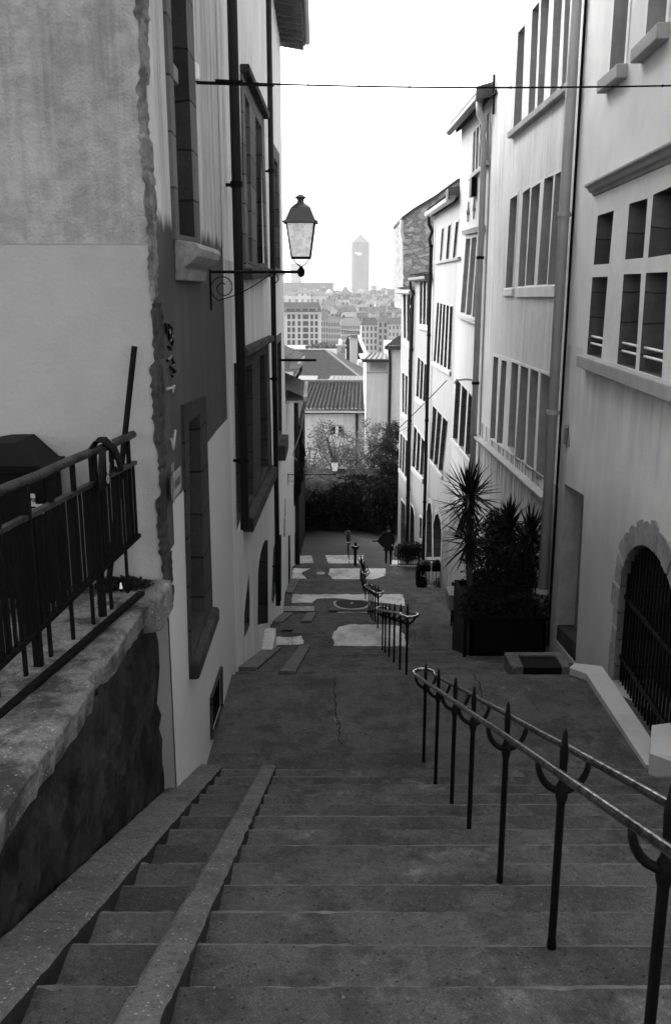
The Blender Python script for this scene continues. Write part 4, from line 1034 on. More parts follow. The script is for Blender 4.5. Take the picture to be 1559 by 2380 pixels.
h6 = lights(Q(G6, y8, (176, 1652), (299, 1682), (289, 2238), (181, 2150)), 3, .3); m6 = lights(Q(G6, y7, (79, 407), (129, 445), (120, 658), (79, 625)), 3, .3); l6 = lights(Q(G6, y7, (70, 742), (110, 790), (105, 998), (63, 935)), 3, .3)
d6 = Q(G6, y7, (72, 1110), (96, 1140), (98, 1360), (70, 1350))
for h in (h6, m6, l6): window(G6, h, H6, M_stR2, M_revRd, depth=.32, sillp=.05, sillh=.2, margin=.08)
window(G6, [d6], H6, M_sillR, M_revRd, depth=.4, sill=False, name='doorway', pane=M_void)
z6e = PY(945, 672, 42).z
wall_mesh(G6, -15, z6e, h6+m6+l6+[d6], H6, M_R6); body(H6, G6, .1, G6.len, -15, z6e-.1, 6, M_R6)
e = G6.p((G6.len, 0)); MB().quad((e.x, e.y, -15), (e.x+6, e.y, -15), (e.x+6, e.y, z6e), (e.x, e.y, z6e)).build('side_wall', M_R6, H6)
eave(G6, .1, G6.len+.1, z6e, H6, over=.10, slope=.12, ncol=24, gut=M_stR2, soffit=M_revR); swan(G6, .3, z6e-.2, .15, -13, H6)
# tall rubble gable standing behind the terrace
GB = thing('rubble_gable_house', 'bare rubble stone gable rising above the terrace roofs', 'house', (6, 48, -13))
yg = 47.0
pts = [PY(937, 720, yg), PY(935, 512, yg), PY(960, 492, yg), PY(1010, 462, yg), PY(1060, 425, yg), PY(1120, 395, yg), PY(1120, 720, yg)]
MB().prism(pts, (0, 7, 0)).build('gable_wall', M_rubble, GB)
rt = MB(); top_ = [PY(933, 508, yg), PY(960, 488, yg), PY(1010, 458, yg), PY(1060, 421, yg), PY(1120, 391, yg)]
for a, b in zip(top_, top_[1:]): rt.hexa([a+Vector((0,-.15,-.1)), b+Vector((0,-.15,-.1)), b+Vector((0,7,-.1)), a+Vector((0,7,-.1))], [a+Vector((0,-.15,.08)), b+Vector((0,-.15,.08)), b+Vector((0,7,.08)), a+Vector((0,7,.08))])
rt.build('roof', M_tile, GB)
a = PY(933, 512, yg-.2); MB().tube([a, a+Vector((0,0,-.5)), a+Vector((.1,0,-.9)), a+Vector((.35,0,-1.15))], .09, 8).build('gutter_outlet', M_pipeR, GB, smooth=True)

# ================================================================ LEFT TERRACE: retaining wall, railing, cabinet
TZ = -2.3
mb = MB(); n = 26; rnd = random.Random(31)
W = thing('retaining_wall', 'dark rubble retaining wall with worn stone coping left of the steps', 'retaining wall', (-1.5, 3.5, -2.8))
def ctop(y): return -2.12 - (y-3.4)/3.4*.14 if y > -3 else -1.9
gridv = []; ys = [-5 + (6.8+5)*i/150 for i in range(151)]; zn = 26
for y in ys:
    for k in range(zn+1):
        z = -5.2 + (ctop(y)-.16 + 5.2)*k/zn; gridv.append((-1.425 + rnd.uniform(-.03, .016), y, z))
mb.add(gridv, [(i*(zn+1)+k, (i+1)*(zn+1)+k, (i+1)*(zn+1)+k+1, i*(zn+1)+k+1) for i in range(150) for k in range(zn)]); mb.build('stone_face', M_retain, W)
# coping: grid with broken front edge
cv = []; xs = [-2.45, -2.1, -1.85, -1.7, -1.55, -1.46, -1.405, -1.385, -1.39, -1.40]; ny = 150
for j in range(ny+1):
    y = -5 + (6.79+5)*j/ny; e = .008*math.sin(y*3.1) + rnd.uniform(-.010, .010) + (-.05 if 4.9 < y < 5.15 else 0)
    for i, x in enumerate(xs):
        dz = (0, 0, .0, .0, .0, -.003, -.010, -.028, -.10, -.17)[i]; cv.append((x + (e if i > 4 else 0), y, ctop(y) + dz + rnd.uniform(-.004, .004)))
mb = MB().add(cv, [(j*10+i, j*10+i+1, (j+1)*10+i+1, (j+1)*10+i) for j in range(ny) for i in range(9)]); mb.build('coping', M_cope, W, smooth=False)
MB().box(-2.5, -2.3, -5, 6.78, -3, -2.2).build('kerb_back', M_retain, W)
struct('terrace', MB().quad((-14, -7, TZ), (-2.4, -7, TZ), (-2.4, 6.79, TZ), (-14, 6.79, TZ)), M_pave)
# end stone block and weeds
MB().hexa([(-1.80, 6.36, -2.56), (-1.30, 6.38, -2.5), (-1.27, 6.79, -2.45), (-1.80, 6.79, -2.56)], [(-1.80, 6.36, -2.215), (-1.31, 6.38, -2.22), (-1.28, 6.79, -2.205), (-1.80, 6.79, -2.20)]).build('end_block', M_cope, W, bevel=.03)
def weeds(name, label, c, rx, ry, h, n, m, seed, kind=None, cat='weed', size=.02):
    rnd = random.Random(seed); mb = MB()
    for i in range(n):
        a = rnd.uniform(0, 6.28); r = math.sqrt(rnd.random()); p = Vector((c[0]+rx*r*math.cos(a), c[1]+ry*r*math.sin(a), c[2] + h*rnd.random()*(1-r*.7)))
        d1 = Vector((rnd.uniform(-1,1), rnd.uniform(-1,1), rnd.uniform(-.3,1))).normalized()*size*rnd.uniform(.6,1.6); d2 = d1.cross(Vector((rnd.uniform(-1,1), rnd.uniform(-1,1), 1))).normalized()*size*.6
        mb.quad(p, p+d1*.5+d2, p+d1, p+d1*.5-d2)
    o = mb.build(name, m); return tag(o, label, cat, kind=kind)
weeds('weeds', 'low clump of dark weeds where the railing meets the corner house', (-1.62, 6.62, -2.22), .22, .14, .09, 900, M_leafd, 8, size=.022)
# railing
RX = lambda y: -2.5285 + .15*y
RL = thing('railing', 'old black iron railing with round handrail on the retaining wall', 'railing', (-1.9, 4.0, -2.15))
ya, yb = .2, 6.74
def rp(y, z): return Vector((RX(y), y, z))
def zbot(y): return -2.0 + .075*(y-4.6)
MB().tube([rp(ya + (yb-ya)*i/30, -1.06 + .004*math.sin(i*1.3)) for i in range(31)], .030, 12).build('handrail', M_railtop, RL, smooth=True)
MB().obox(rp(ya, -1.27), rp(yb, -1.27), Vector((.045,0,0)), Vector((0,0,.028))).build('middle_rail', M_railtop, RL)
MB().obox(rp(ya, zbot(ya)), rp(yb, zbot(yb)), Vector((.045,0,0)), Vector((0,0,.028))).build('bottom_rail', M_bar, RL)
k = 0; y = 5.05 - .0792*60
while y < yb:
    if k % 12 == 0: MB().obox(rp(y, ctop(y)-.02), rp(y, -1.06), Vector((.05,0,0)), Vector((0,.042,0))).build('post', M_bar, RL)
    else: MB().obox(rp(y, zbot(y)), rp(y, -1.27 if k % 4 else -1.07), Vector((.028 if k % 3 else .018,0,0)), Vector((0,.034 if k % 3 else .020,0))).build('bar', M_bar, RL)
    if k % 4 == 2: MB().obox(rp(y, ctop(y)-.04), rp(y, zbot(y)), Vector((.02,0,0)), Vector((0,.03,0))).build('foot', M_bar, RL)
    y += .0792; k += 1
MB().obox(Vector((RX(1.2)+.13, 1.2, -2.11)), Vector((RX(6.4)+.13, 6.4, -2.19)), Vector((.05,0,0)), Vector((0,0,.03))).build('base_strip', M_bar, RL)
# bag hanging on the rail with white lettering
bg_ = thing('hanging_bag', 'black cloth bag with white lettering draped over the railing', 'bag', rp(6.15, -1.06))
def rag(pts, wid, m, name):
    mb = MB(); n = len(pts)
    for i, (p, wd) in enumerate(zip(pts, wid)):
        p = Vector(p)
        for k in range(8):
            a = 2*math.pi*k/8; mb.v.append(tuple(p + Vector((.018*math.cos(a), wd*math.sin(a), 0)) + Vector((0,0,.01*math.sin(a*2+i)))))
    for i in range(n-1):
        for k in range(8): mb.f.append((i*8+k, i*8+(k+1)%8, (i+1)*8+(k+1)%8, (i+1)*8+k)); mb.mi.append(0)
    mb.f += [tuple(range(8)), tuple((n-1)*8+k for k in range(8))]; mb.mi += [0, 0]
    return mb.build(name, m, bg_, smooth=True)
c = rp(6.15, -1.04)
rag([c+Vector((.05,.36,-.30)), c+Vector((.055,.26,-.16)), c+Vector((.05,.12,-.03)), c+Vector((.03,.02,.035)), c+Vector((-.01,-.06,.045)), c+Vector((-.045,-.14,-.02))], [.03,.06,.085,.10,.10,.08], M_cloth, 'strap')
rag([c+Vector((.045,-.13,.0)), c+Vector((.045,-.17,-.1)), c+Vector((.045,-.19,-.26))], [.05,.085,.09], M_cloth, 'flap')
rag([c+Vector((.04,-.12,-.25)), c+Vector((.045,.0,-.20)), c+Vector((.05,.16,-.19)), c+Vector((.05,.33,-.26))], [.05,.07,.07,.03], M_cloth, 'body')
text('Oxfy', .08, c+Vector((.085, -.185, -.15)), bg_, M_ledge, (0, .25, 1), (0, -1, .25), sx=1)
text('Oxfy', .06, c+Vector((.052, .03, .045)), bg_, M_ledge, (0, 1, -.35), (-.6, .2, 1), sx=1)
# leaning pole
a, b = PY(291, 1008, 6.62), PY(313, 805, 6.72)
t = MB().tube([a + (a-b)*((a.z+2.2)/(b.z-a.z)), b], .022, 8).build('pole', M_bar); tag(t, 'thin dark pole leaning against the blank gable behind the railing', 'pole')
# cabinet with stickers, covered stall
KX = thing('street_cabinet', 'dark street cabinet with METROPOLE GRAND LYON stickers behind the railing', 'cabinet', (-2.4, 6.3, TZ))
p0, p1 = PY(57, 1140, 6.3), PY(112, 1140, 6.3)
zt_ = PY(80, 1098, 6.3).z
MB().box(p0.x-.35, p1.x-.02, 6.3, 6.7, TZ, zt_).build('body', M_black, KX, bevel=.01)
MB().box(p0.x-.38, p1.x+.01, 6.27, 6.73, zt_, zt_+.04).build('lid', M_black, KX)
q = PY(71.5, 1162, 6.295); MB().box(q.x-.036, q.x+.036, 6.288, 6.296, q.z-.046, q.z+.046).build('sticker', M_ledge, KX)
MB().box(q.x+.036, q.x+.090, 6.286, 6.296, q.z-.10, q.z-.03).build('sticker', M_ledge, KX)
text('METROPOLE', .040, (q.x-.008, 6.285, q.z), KX, M_black, (1,0,0), (0,0,1), sx=.55)
text('GRAND', .034, (q.x+.004, 6.285, q.z-.07), KX, M_ledge, (1,0,0), (0,0,1), sx=.6)
text('LYON', .034, (q.x+.062, 6.284, q.z-.065), KX, M_black, (1,0,0), (0,0,1), sx=.6)
q = PY(77, 1300, 6.29)
for i, ch in enumerate('(decron'): text(ch, .055 if i else .09, (q.x, 6.285, q.z + .20 - i*.075), KX, M_ledge, (1,0,0), (0,0,1))
# covered stall with sloping charcoal roof
ST_ = thing('covered_stall', 'covered stall with sloping charcoal roof beyond the railing', 'stall', (-4, 6, TZ))
yq = 6.32
pts = [PY(-120, 1050, yq), PY(-20, 1031, yq), PY(36, 1030, yq), PY(104, 1090, yq), PY(104, 1105, yq), PY(-120, 1120, yq)]
MB().prism(pts, (0, .42, 0)).build('roof_cover', M_tarp, ST_)
a, b = pts[0], pts[3]
MB().box(a.x, b.x-.04, yq+.03, yq+.40, TZ, pts[4].z+.02).build('body', M_black, ST_)
# white cone-like scrap at the railing foot
t = MB().lathe([(.012, 0), (.006, .04), (.003, .045)], (RX(6.35)+.0, 6.35, -2.14), 8).build('white_cone', M_white); tag(t, 'tiny white cone at the foot of the railing near the corner', 'cone')

# ================================================================ HANDRAILS down the middle
def handrail(label, ys, y_start, y_end, h=.86, xr=.91, zf=None, near_loop=False, sep=.10):
    t = thing('double_handrail', label, 'handrail', (xr, ys[0], gz(ys[0])), 'double iron handrails down the middle of the steps')
    zs = [gz(y) for y in ys]
    def zr(y):
        e0, e1 = nline(ys[0])-.04, nline(ys[-1])-.04
        return e0 + (e1-e0)*(y-ys[0])/(ys[-1]-ys[0]) + h
    def loop(y0, s):
        return [Vector((xr + sep*1.15*math.cos(a), y0 + s*sep*1.3*math.sin(a), zr(y0))) for a in [math.pi*k/10 for k in range(1, 10)]]
    L_ = []; n = max(6, int((y_end-y_start)/.35)); yy = [y_start + (y_end-y_start)*i/n for i in range(n+1)]
    rr = random.Random(int(ys[0]*10))
    path = [Vector((xr+sep, y, zr(y)+rr.uniform(-.003,.003))) for y in yy] + loop(y_end+.02, 1) + [Vector((xr-sep, y, zr(y)+rr.uniform(-.003,.003))) for y in yy[::-1]]
    if near_loop: path += [p for p in loop(y_start-.02, -1)][::-1]
    MB().tube(path, .0175, 10, closed=near_loop).build('rail_pipe', M_rail, t, smooth=True)
    for y, z in zip(ys, zs):
        zt = zr(y); r = .0165
        prof = [(r*1.25, 0), (r*1.15, .03), (r, .05), (r, zt-z-.20), (r*1.5, zt-z-.165), (r*1.5, zt-z-.12), (r*1.0, zt-z-.10), (r*.95, zt-z-.03), (r*1.1, zt-z+.03), (r*.55, zt-z+.115), (r*.05, zt-z+.135)]
        MB().lathe(prof, (xr, y, z), 10).build('post', M_iron, t, smooth=True)
        arc = [Vector((xr + sep*1.02*math.cos(a), y, zt - .005 + .135*math.sin(a))) for a in [math.pi + math.pi*k/12 for k in range(13)]]
        MB().tube(arc, [.012 + .004*math.sin(math.pi*i/12) for i in range(13)], 8).build('bracket', M_iron, t, smooth=True)
    return t
handrail('nearest double handrail with spiked posts running down beside the foreground steps', [1.15, 2.2, 3.28, 4.4, 5.5, 6.37, 7.44, 8.5], .3, 8.62)
handrail('second double handrail down the flight below the first broad landing', [10.83, 11.95, 13.2, 14.4, 15.55, 16.5], 10.6, 16.7, near_loop=True)
handrail('third double handrail on the flight below the manhole side of the landing', [18.4, 19.7, 21.0, 22.3, 23.6], 18.2, 23.8, near_loop=True)
handrail('fourth double handrail beyond the broad white band across the street', [25.9, 27.0, 28.1, 29.2, 30.3, 31.4], 25.7, 31.6, near_loop=True, xr=.90)
handrail('fifth double handrail showing as a tight cluster of posts near the bottom', [33.4 + .36*i for i in range(12)], 33.2, 37.6, near_loop=True, xr=.80)
handrail('sixth and farthest double handrail at the foot of the steps', [40.0 + .36*i for i in range(10)], 39.8, 43.4, near_loop=True, xr=.60)
rnd = random.Random(6)
for yy in (4.4,):
    pts = [Vector((.91 + .085*rnd.uniform(.7,1.2)*math.cos(a), yy + .06*rnd.uniform(.7,1.2)*math.sin(a), gz(yy)+.008)) for a in [2*math.pi*k/12 for k in range(12)]]
    struct('post_mortar', MB().prism(pts, (0,0,.006)), M_mort)

# ================================================================ STREET LAMPS
def lamp(label, wall, arm_len, S=1.0, facing=1, group=None):
    """wall = point on the wall where the arm leaves it; the arm runs towards +x"""
    t = thing('street_lamp', label, 'street lamp', wall, group); W_ = Vector(wall)
    def P_(x, z, y=0.0): return W_ + Vector((x, y, z))
    MB().tube([P_(0, 0), P_(arm_len, -.0)], .016*S, 8).build('arm', M_iron, t)
    mb = MB().box(W_.x-.005, W_.x+.02, W_.y-.018, W_.y+.018, W_.z-.40*S, W_.z+.06*S); mb.build('wall_plate', M_iron, t)
    def spiral(cx, cz, r0, a0, turns, k=26, sgn=1):
        return [P_(cx + r0*(1-.72*i/k)*math.cos(a0+sgn*turns*2*math.pi*i/k), cz + r0*(1-.72*i/k)*math.sin(a0+sgn*turns*2*math.pi*i/k)) for i in range(k+1)]
    big = spiral(.145*S, -.165*S, .145*S, -math.pi*.62, 1.55, sgn=-1)
    small = spiral(arm_len*.70, -.075*S, .062*S, math.pi*.75, 1.25, sgn=-1)
    q0, q1 = big[0], small[0]
    dia = [q0.lerp(q1, i/8) + Vector((0,0,-.035*math.sin(math.pi*i/8))) for i in range(9)]
    MB().tube(big[::-1] + dia[1:-1] + small, .006*S, 6).build('scrollwork', M_iron, t, smooth=True)
    c = P_(arm_len, 0)
    MB().lathe([(.004, -.055*S), (.03*S, -.045*S), (.042*S, -.01*S), (.04*S, .02*S), (.022*S, .045*S), (.018*S, .06*S)], c, 14).build('ball_joint', M_iron, t, smooth=True)
    zb, zt = .145*S, .505*S; rb, rt = .098*S, .148*S
    for s in (-1, 1):
        pth = [c+Vector((0,0,.05*S)), c+Vector((s*.035*S,0,.075*S)), c+Vector((s*.062*S,0,.10*S)), c+Vector((s*.078*S,0,.12*S)), c+Vector((s*.085*S,0,zb))]
        MB().tube(pth, .007*S, 6).build('cradle', M_iron, t, smooth=True)
    # four-sided cage
    k4 = [(-1,-1),(1,-1),(1,1),(-1,1)]
    cg = MB()
    for (sx, sy) in k4: cg.obox(c+Vector((sx*rb, sy*rb, zb)), c+Vector((sx*rt, sy*rt, zt)), Vector((.016*S,0,0)), Vector((0,.016*S,0)))
    for z, r in ((zb, rb), (zt, rt)):
        for i in range(4):
            a, b = k4[i], k4[(i+1) % 4]; cg.obox(c+Vector((a[0]*r, a[1]*r, z)), c+Vector((b[0]*r, b[1]*r, z)), Vector((0,0,.022*S)), Vector((.014*S,.014*S,0)))
    cage = cg.build('lantern_frame', M_iron, t)
    for i in range(4):
        a, b = k4[i], k4[(i+1) % 4]; f = .97
        g = MB().quad(c+Vector((a[0]*rb*f, a[1]*rb*f, zb)), c+Vector((b[0]*rb*f, b[1]*rb*f, zb)), c+Vector((b[0]*rt*f, b[1]*rt*f, zt)), c+Vector((a[0]*rt*f, a[1]*rt*f, zt)))
        g.build('glass_pane', M_lampglass, cage)
    # roof: flared hood, dome, neck and finial (four-sided)
    def sq(prof, m, name, nseg=4, rot=0):
        mb = MB(); 
        for (r, z) in prof:
            for k in range(nseg):
                a = 2*math.pi*(k+.5)/nseg + rot; rr = r*math.sqrt(2) if nseg == 4 else r
                mb.v.append(tuple(c + Vector((rr*math.cos(a), rr*math.sin(a), z))))
        n_ = len(prof); mb.f = [(i*nseg+k, i*nseg+(k+1) % nseg, (i+1)*nseg+(k+1) % nseg, (i+1)*nseg+k) for i in range(n_-1) for k in range(nseg)] + [tuple(range(nseg)), tuple((n_-1)*nseg+k for k in range(nseg))]
        mb.mi = [0]*len(mb.f); return mb.build(name, m, t)
    M_ = M_lamphood
    sq([(rt*1.24, zt-.005), (rt*1.24, zt+.010), (rt*1.06, zt+.025), (rt*.95, zt+.06*S), (rt*.84, zt+.10*S), (rt*.74, zt+.135*S), (rt*.70, zt+.14*S)], M_, 'hood')
    sq([(.112*S, zt+.14*S), (.108*S, zt+.155*S), (.078*S, zt+.18*S), (.045*S, zt+.20*S), (.034*S, zt+.22*S), (.038*S, zt+.235*S), (.062*S, zt+.255*S), (.062*S, zt+.262*S), (.035*S, zt+.272*S), (.028*S, zt+.282*S), (.006, zt+.287*S)], M_, 'chimney_cap', 12)
    return t
M_lampglass = mat('leafy_milk_glass', .92, var=.03, rough=.4, bump=0, transl=.5, blot_amt=.35, blot_scale=16)
_b = M_lampglass.node_tree.nodes['Principled BSDF']; _b.inputs['Emission Color'].default_value = (1,1,1,1); _b.inputs['Emission Strength'].default_value = .11  # added glow stands in for sky light showing through the panes
M_lamphood = mat('grey_painted_hood', .05, var=.3, scale=8, rough=.45, bump=.1, spec=.6)
p = PY(497, 632, 9.9); pL = PY(700, 632, 9.9)
lamp('nearest four sided lantern on a scrolled bracket fixed to the left corner house', (-1.33, 9.9, p.z), pL.x + 1.33, S=.98, group='wall bracket street lamps')
yy = 30.0; p = PY(667, 1103, yy); pL = PY(778, 1103, yy)
lamp('middle lantern hanging over the street in front of the leafy trees', (FD.p((1.5, 0)).x, yy, p.z), pL.x - FD.p((1.5, 0)).x, S=.88, group='wall bracket street lamps')
yy = 48.0; p = PY(672, 1073, yy); pL = PY(708, 1073, yy)
lamp('farthest tiny lantern with an added pale glow beside the ivy on the left', (p.x, yy, p.z), pL.x-p.x, S=.62, group='wall bracket street lamps')

# ================================================================ CABLES
t = thing('overhead_cable', 'black cable with clips and insulator stretched across the street near the top', 'cable', (-1.33, 9.28, 1.9))
a = PY(452, 190, 9.28); a.x = -1.33; b = Vector((G1.p((4.3, 0)).x, 9.28, PY(1559, 198, 9.28).z)); n = 40
path = [a.lerp(b, i/n) + Vector((0, 0, -.035*math.sin(math.pi*i/n))) for i in range(n+1)]
MB().tube(path, .0085, 6).build('wire', M_black, t)
for i in range(5, n, 4): MB().tube([path[i]+Vector((-.006,0,0)), path[i]+Vector((.006,0,0))], .014, 6).build('clip', M_black, t)
MB().obox(path[0]+Vector((.02,-.02,-.02)), path[0].lerp(path[7], .9)+Vector((0,-.02,-.02)), Vector((0,.012,0)), Vector((0,0,.012))).build('messenger', M_black, t)
MB().obox(path[1]+Vector((.08,0,.012)), path[4]+Vector((-.02,0,.012)), Vector((0,.03,0)), Vector((0,0,.024))).build('turnbuckle', M_iron, t)
MB().lathe([(.03, 0), (.034, .02), (.030, .13), (.012, .15)], a+Vector((.02,0,.015)), 10).build('insulator', M_white, t)
t = thing('slack_wire', 'thin wire slanting from the white house hook down to the middle street lamp', 'wire', G3.p(G3.sz(1105, 884)))
a = G3.p(G3.sz(1090, 884), .6); b = PY(800, 1098, 30.0)
MB().tube([a.lerp(b, i/16) + Vector((0,0,-.15*math.sin(math.pi*i/16))) for i in range(17)], .012, 5).build('strand', M_black, t)
a2 = G5.p(G5.sz(962, 985), .05); MB().tube([a2.lerp(PY(830, 1060, 34), i/8) for i in range(9)], .009, 5).build('strand', M_black, t)
t = MB().tube([PY(706, 960, 31), PY(697, 1010, 31), PY(684, 1045, 31), PY(680, 1058, 31), PY(690, 1070, 31)], .018, 5).build('ivy_cable', M_ledge); tag(t, 'pale cable dangling in front of the ivy on the left', 'cable')

# ================================================================ PERSON carrying a flat case
YP = 38.6; gp = gz(YP)
pc = PY(902, 1312, YP); PXp = pc.x
Pn = thing('person', 'person in dark clothes walking up the street holding a large flat case', 'person', (PXp, YP, gp))
def skin(name, verts, edges, radii, m, sub=2):
    me = bpy.data.meshes.new(name); off = Vector((PXp, YP, gp))
    me.from_pydata(verts, edges, []); o = bpy.data.objects.new(name, me); COL.objects.link(o); o.parent = Pn; me.materials.append(m)
    md = o.modifiers.new('skin', 'SKIN'); md.use_smooth_shade = True
    for i, r in enumerate(radii):
        me.skin_vertices[0].data[i].radius = (r, r) if not isinstance(r, tuple) else r
    me.skin_vertices[0].data[0].use_root = True
    s_ = o.modifiers.new('sub', 'SUBSURF'); s_.levels = sub; s_.render_levels = sub
    return o
# joints (x, y, z) relative to the feet; the person faces the camera (-y), one leg forward
V = [(0,0,.88), (0,0,1.05), (0,0,1.25), (0,0,1.36), (0,-.01,1.44), (0,-.02,1.52),
     (.09,0,.84), (.10,-.14,.47), (.10,-.10,.09), (.10,-.24,.04),
     (-.09,0,.84), (-.09,.03,.46), (-.10,.16,.10), (-.10,.06,.04),
     (.19,0,1.34), (.25,-.02,1.08), (.20,-.20,.98), (.15,-.27,1.0),
     (-.19,0,1.34), (-.27,0,1.07), (-.26,-.13,.90), (-.24,-.18,.86)]
E = [(0,1),(1,2),(2,3),(3,4),(4,5),(0,6),(6,7),(7,8),(8,9),(0,10),(10,11),(11,12),(12,13),(3,14),(14,15),(15,16),(16,17),(3,18),(18,19),(19,20),(20,21)]
Rr = [(.15,.11),(.135,.10),(.165,.115),(.13,.09),.055,.05,.095,.062,.045,.04,.095,.062,.045,.04,.062,.048,.036,.03,.062,.048,.036,.03]
skin('body', V, E, Rr, M_cloth)
hd = [(0,-.02,1.50),(0,-.035,1.585),(0,-.03,1.655)]
skin('head', hd, [(0,1),(1,2)], [(.06,.07),(.075,.09),(.065,.08)], M_skin)
o = lambda x, y, z: Vector((PXp+x, YP+y, gp+z))
MB().lathe([(.02,.0),(.085,.02),(.10,.08),(.09,.14),(.05,.17),(.01,.175)], o(0,.0,1.555), 12).build('hair', M_cloth, Pn, smooth=True)
MB().add([o(-.012,-.105,1.59), o(.012,-.105,1.59), o(0,-.13,1.575), o(0,-.11,1.62)], [(0,1,2),(0,2,3),(2,1,3)]).build('nose', M_skin, Pn)
for s in (-1, 1): MB().lathe([(.001,-.008),(.009,0),(.001,.008)], o(s*.03,-.112,1.612), 6).build('eye', M_black, Pn)
MB().box(PXp-.025, PXp+.025, YP-.118, YP-.105, gp+1.545, gp+1.552).build('mouth', M_black, Pn)
for (hx, hy, hz, s) in ((.14,-.29,1.0,-1), (-.235,-.20,.84,1)):
    h = MB().tube([o(hx,hy,hz), o(hx-.01*s,hy-.03,hz-.01), o(hx-.02*s,hy-.06,hz-.02)], [.026,.034,.028], 8)
    for k in range(4): h.tube([o(hx-.02*s+(k-1.5)*.015,hy-.055,hz-.02), o(hx-.02*s+(k-1.5)*.016,hy-.085,hz-.035), o(hx-.02*s+(k-1.5)*.014,hy-.085,hz-.06)], [.008,.008,.006], 5)
    h.tube([o(hx+.02*s,hy-.02,hz), o(hx+.035*s,hy-.05,hz+.0)], [.01,.007], 5); h.build('hand', M_skin, Pn)
# open coat over the body
cp = []
for (r, ry, z) in ((.24,.17,.68), (.225,.16,.90), (.20,.15,1.08), (.22,.155,1.25), (.20,.13,1.36), (.09,.09,1.43)):
    cp.append([o(r*math.cos(a), ry*math.sin(a), z) for a in [2*math.pi*k/20 for k in range(20)]])
mb = MB(); mb.v = [tuple(p) for r_ in cp for p in r_]; mb.f = [(i*20+k, i*20+(k+1) % 20, (i+1)*20+(k+1) % 20, (i+1)*20+k) for i in range(5) for k in range(20)]; mb.mi = [0]*len(mb.f)
mb.build('coat', M_cloth, Pn, smooth=True)
t = thing('flat_case', 'large dark flat case carried slantwise by the walking person', 'case', o(-.4,-.1,.7))
pts = [PY(892, 1236, YP-.1), PY(900, 1240, YP-.1), PY(897, 1276, YP-.1), PY(893, 1277, YP-.1), PY(876, 1258, YP-.1)]
MB().prism(pts, (0,.10,0)).build('shell', M_cloth, t); a = PY(877, 1258, YP-.05); MB().tube([a, a+Vector((-.22,0,.01))], .03, 6).build('handle_end', M_cloth, t)

# ================================================================ PLANTS AND PLANTERS on the right
YQ = 14.6; zq = gz(YQ)
q0, q1 = PY(1086, 1520, YQ), PY(1268, 1520, YQ); ztp = PY(1150, 1432, YQ).z
PLn = thing('planter', 'big black planter box at the head of the second flight by the right wall', 'planter', (2.9, 15.2, zq))
zl = zq - .05
f_ = MB(); f_.box(q0.x+.03, q1.x-.02, YQ, YQ+.06, zl-.4, ztp-.07); f_.box(q0.x+.03, q0.x+.09, YQ, YQ+2.2, zl-1.2, ztp-.07); f_.box(q1.x-.08, q1.x-.02, YQ, YQ+2.2, zl-1.2, ztp-.07); f_.box(q0.x+.03, q1.x-.02, YQ+2.14, YQ+2.2, zl-1.2, ztp-.07)
f_.build('box', M_plant, PLn); MB().box(q0.x-.01, q1.x, YQ-.03, YQ+.10, ztp-.07, ztp-.02).build('rim', M_plant, PLn, bevel=.01)
MB().box(q0.x+.09, q1.x-.08, YQ+.06, YQ+2.14, ztp-.2, ztp-.14).build('soil', M_plant, PLn)
MB().box(q0.x-.09, q0.x-.03, YQ-.05, YQ-.01, gz(YQ-.05), ztp+.06).build('side_board', M_bar, PLn, bevel=.01)
def yucca(label, c, H, crowns, seed, tr=.06):
    rnd = random.Random(seed); c = Vector(c)
    t = thing('yucca', label, 'yucca', c, 'yuccas in the black planter')
    tops = []
    for (dx, dy, h, R_, n) in crowns:
        top = c + Vector((dx, dy, h)); tops.append(top)
        MB().tube([c, c + Vector((dx*.6, dy*.6, h*.35)), top - Vector((0,0,.05)), top], [tr, tr*.9, tr*.8, tr*.5], 8).build('trunk', M_bark, t)
        mb = MB()
        for i in range(n):
            a = i*2.399 + rnd.uniform(-.2,.2); el = R(rnd.uniform(-28, 88)) if i > n*.25 else R(rnd.uniform(-75, -20))
            Ln = R_*rnd.uniform(.75, 1.15); d = Vector((math.cos(a)*math.cos(el), math.sin(a)*math.cos(el), math.sin(el)))
            s = d.cross(Vector((0,0,1))); s = s.normalized() if s.length > .01 else Vector((1,0,0)); nrm = s.cross(d)
            base = top + Vector((0,0,rnd.uniform(-.28,.05))); w_ = rnd.uniform(.016, .026); droop = rnd.uniform(.0,.14)*Ln
            pr = []
            for (tt, ww) in ((0,.6),(.3,1),(.65,.8),(1,.04)):
                p = base + d*Ln*tt - Vector((0,0,droop*tt*tt)); pr.append((p-s*w_*ww, p-nrm*w_*.5*ww, p+s*w_*ww))
            for A_, B_ in zip(pr, pr[1:]): mb.quad(A_[0], A_[1], B_[1], B_[0]); mb.quad(A_[1], A_[2], B_[2], B_[1])
        mb.build('crown', M_yucca, t)
    return t
zz = ztp - .15
p = PY(1088, 1145, 15.2)
yucca('tall yucca with spiky crown against the pale wall, left end of the planter', (q0.x+.15, 15.2, zz), 2, [(p.x-q0.x-.15, 0, p.z-zz, .68, 150), (p.x-q0.x-.10, .1, p.z-zz-.75, .62, 110)], 3)
p = PY(1185, 1215, 15.8)
yucca('middle yucca with upright leaves among the dark planter foliage', (p.x-.05, 15.8, zz), 2, [(.05, 0, p.z-zz, .58, 120), (-.25, .0, p.z-zz-.45, .55, 100)], 4)
p = PY(1232, 1235, 15.4)
yucca('right yucca with arching leaves against the drainpipe', (p.x, 15.4, zz), 2, [(.0, 0, p.z-zz, .62, 140), (.05, .1, p.z-zz-.5, .58, 100)], 5)
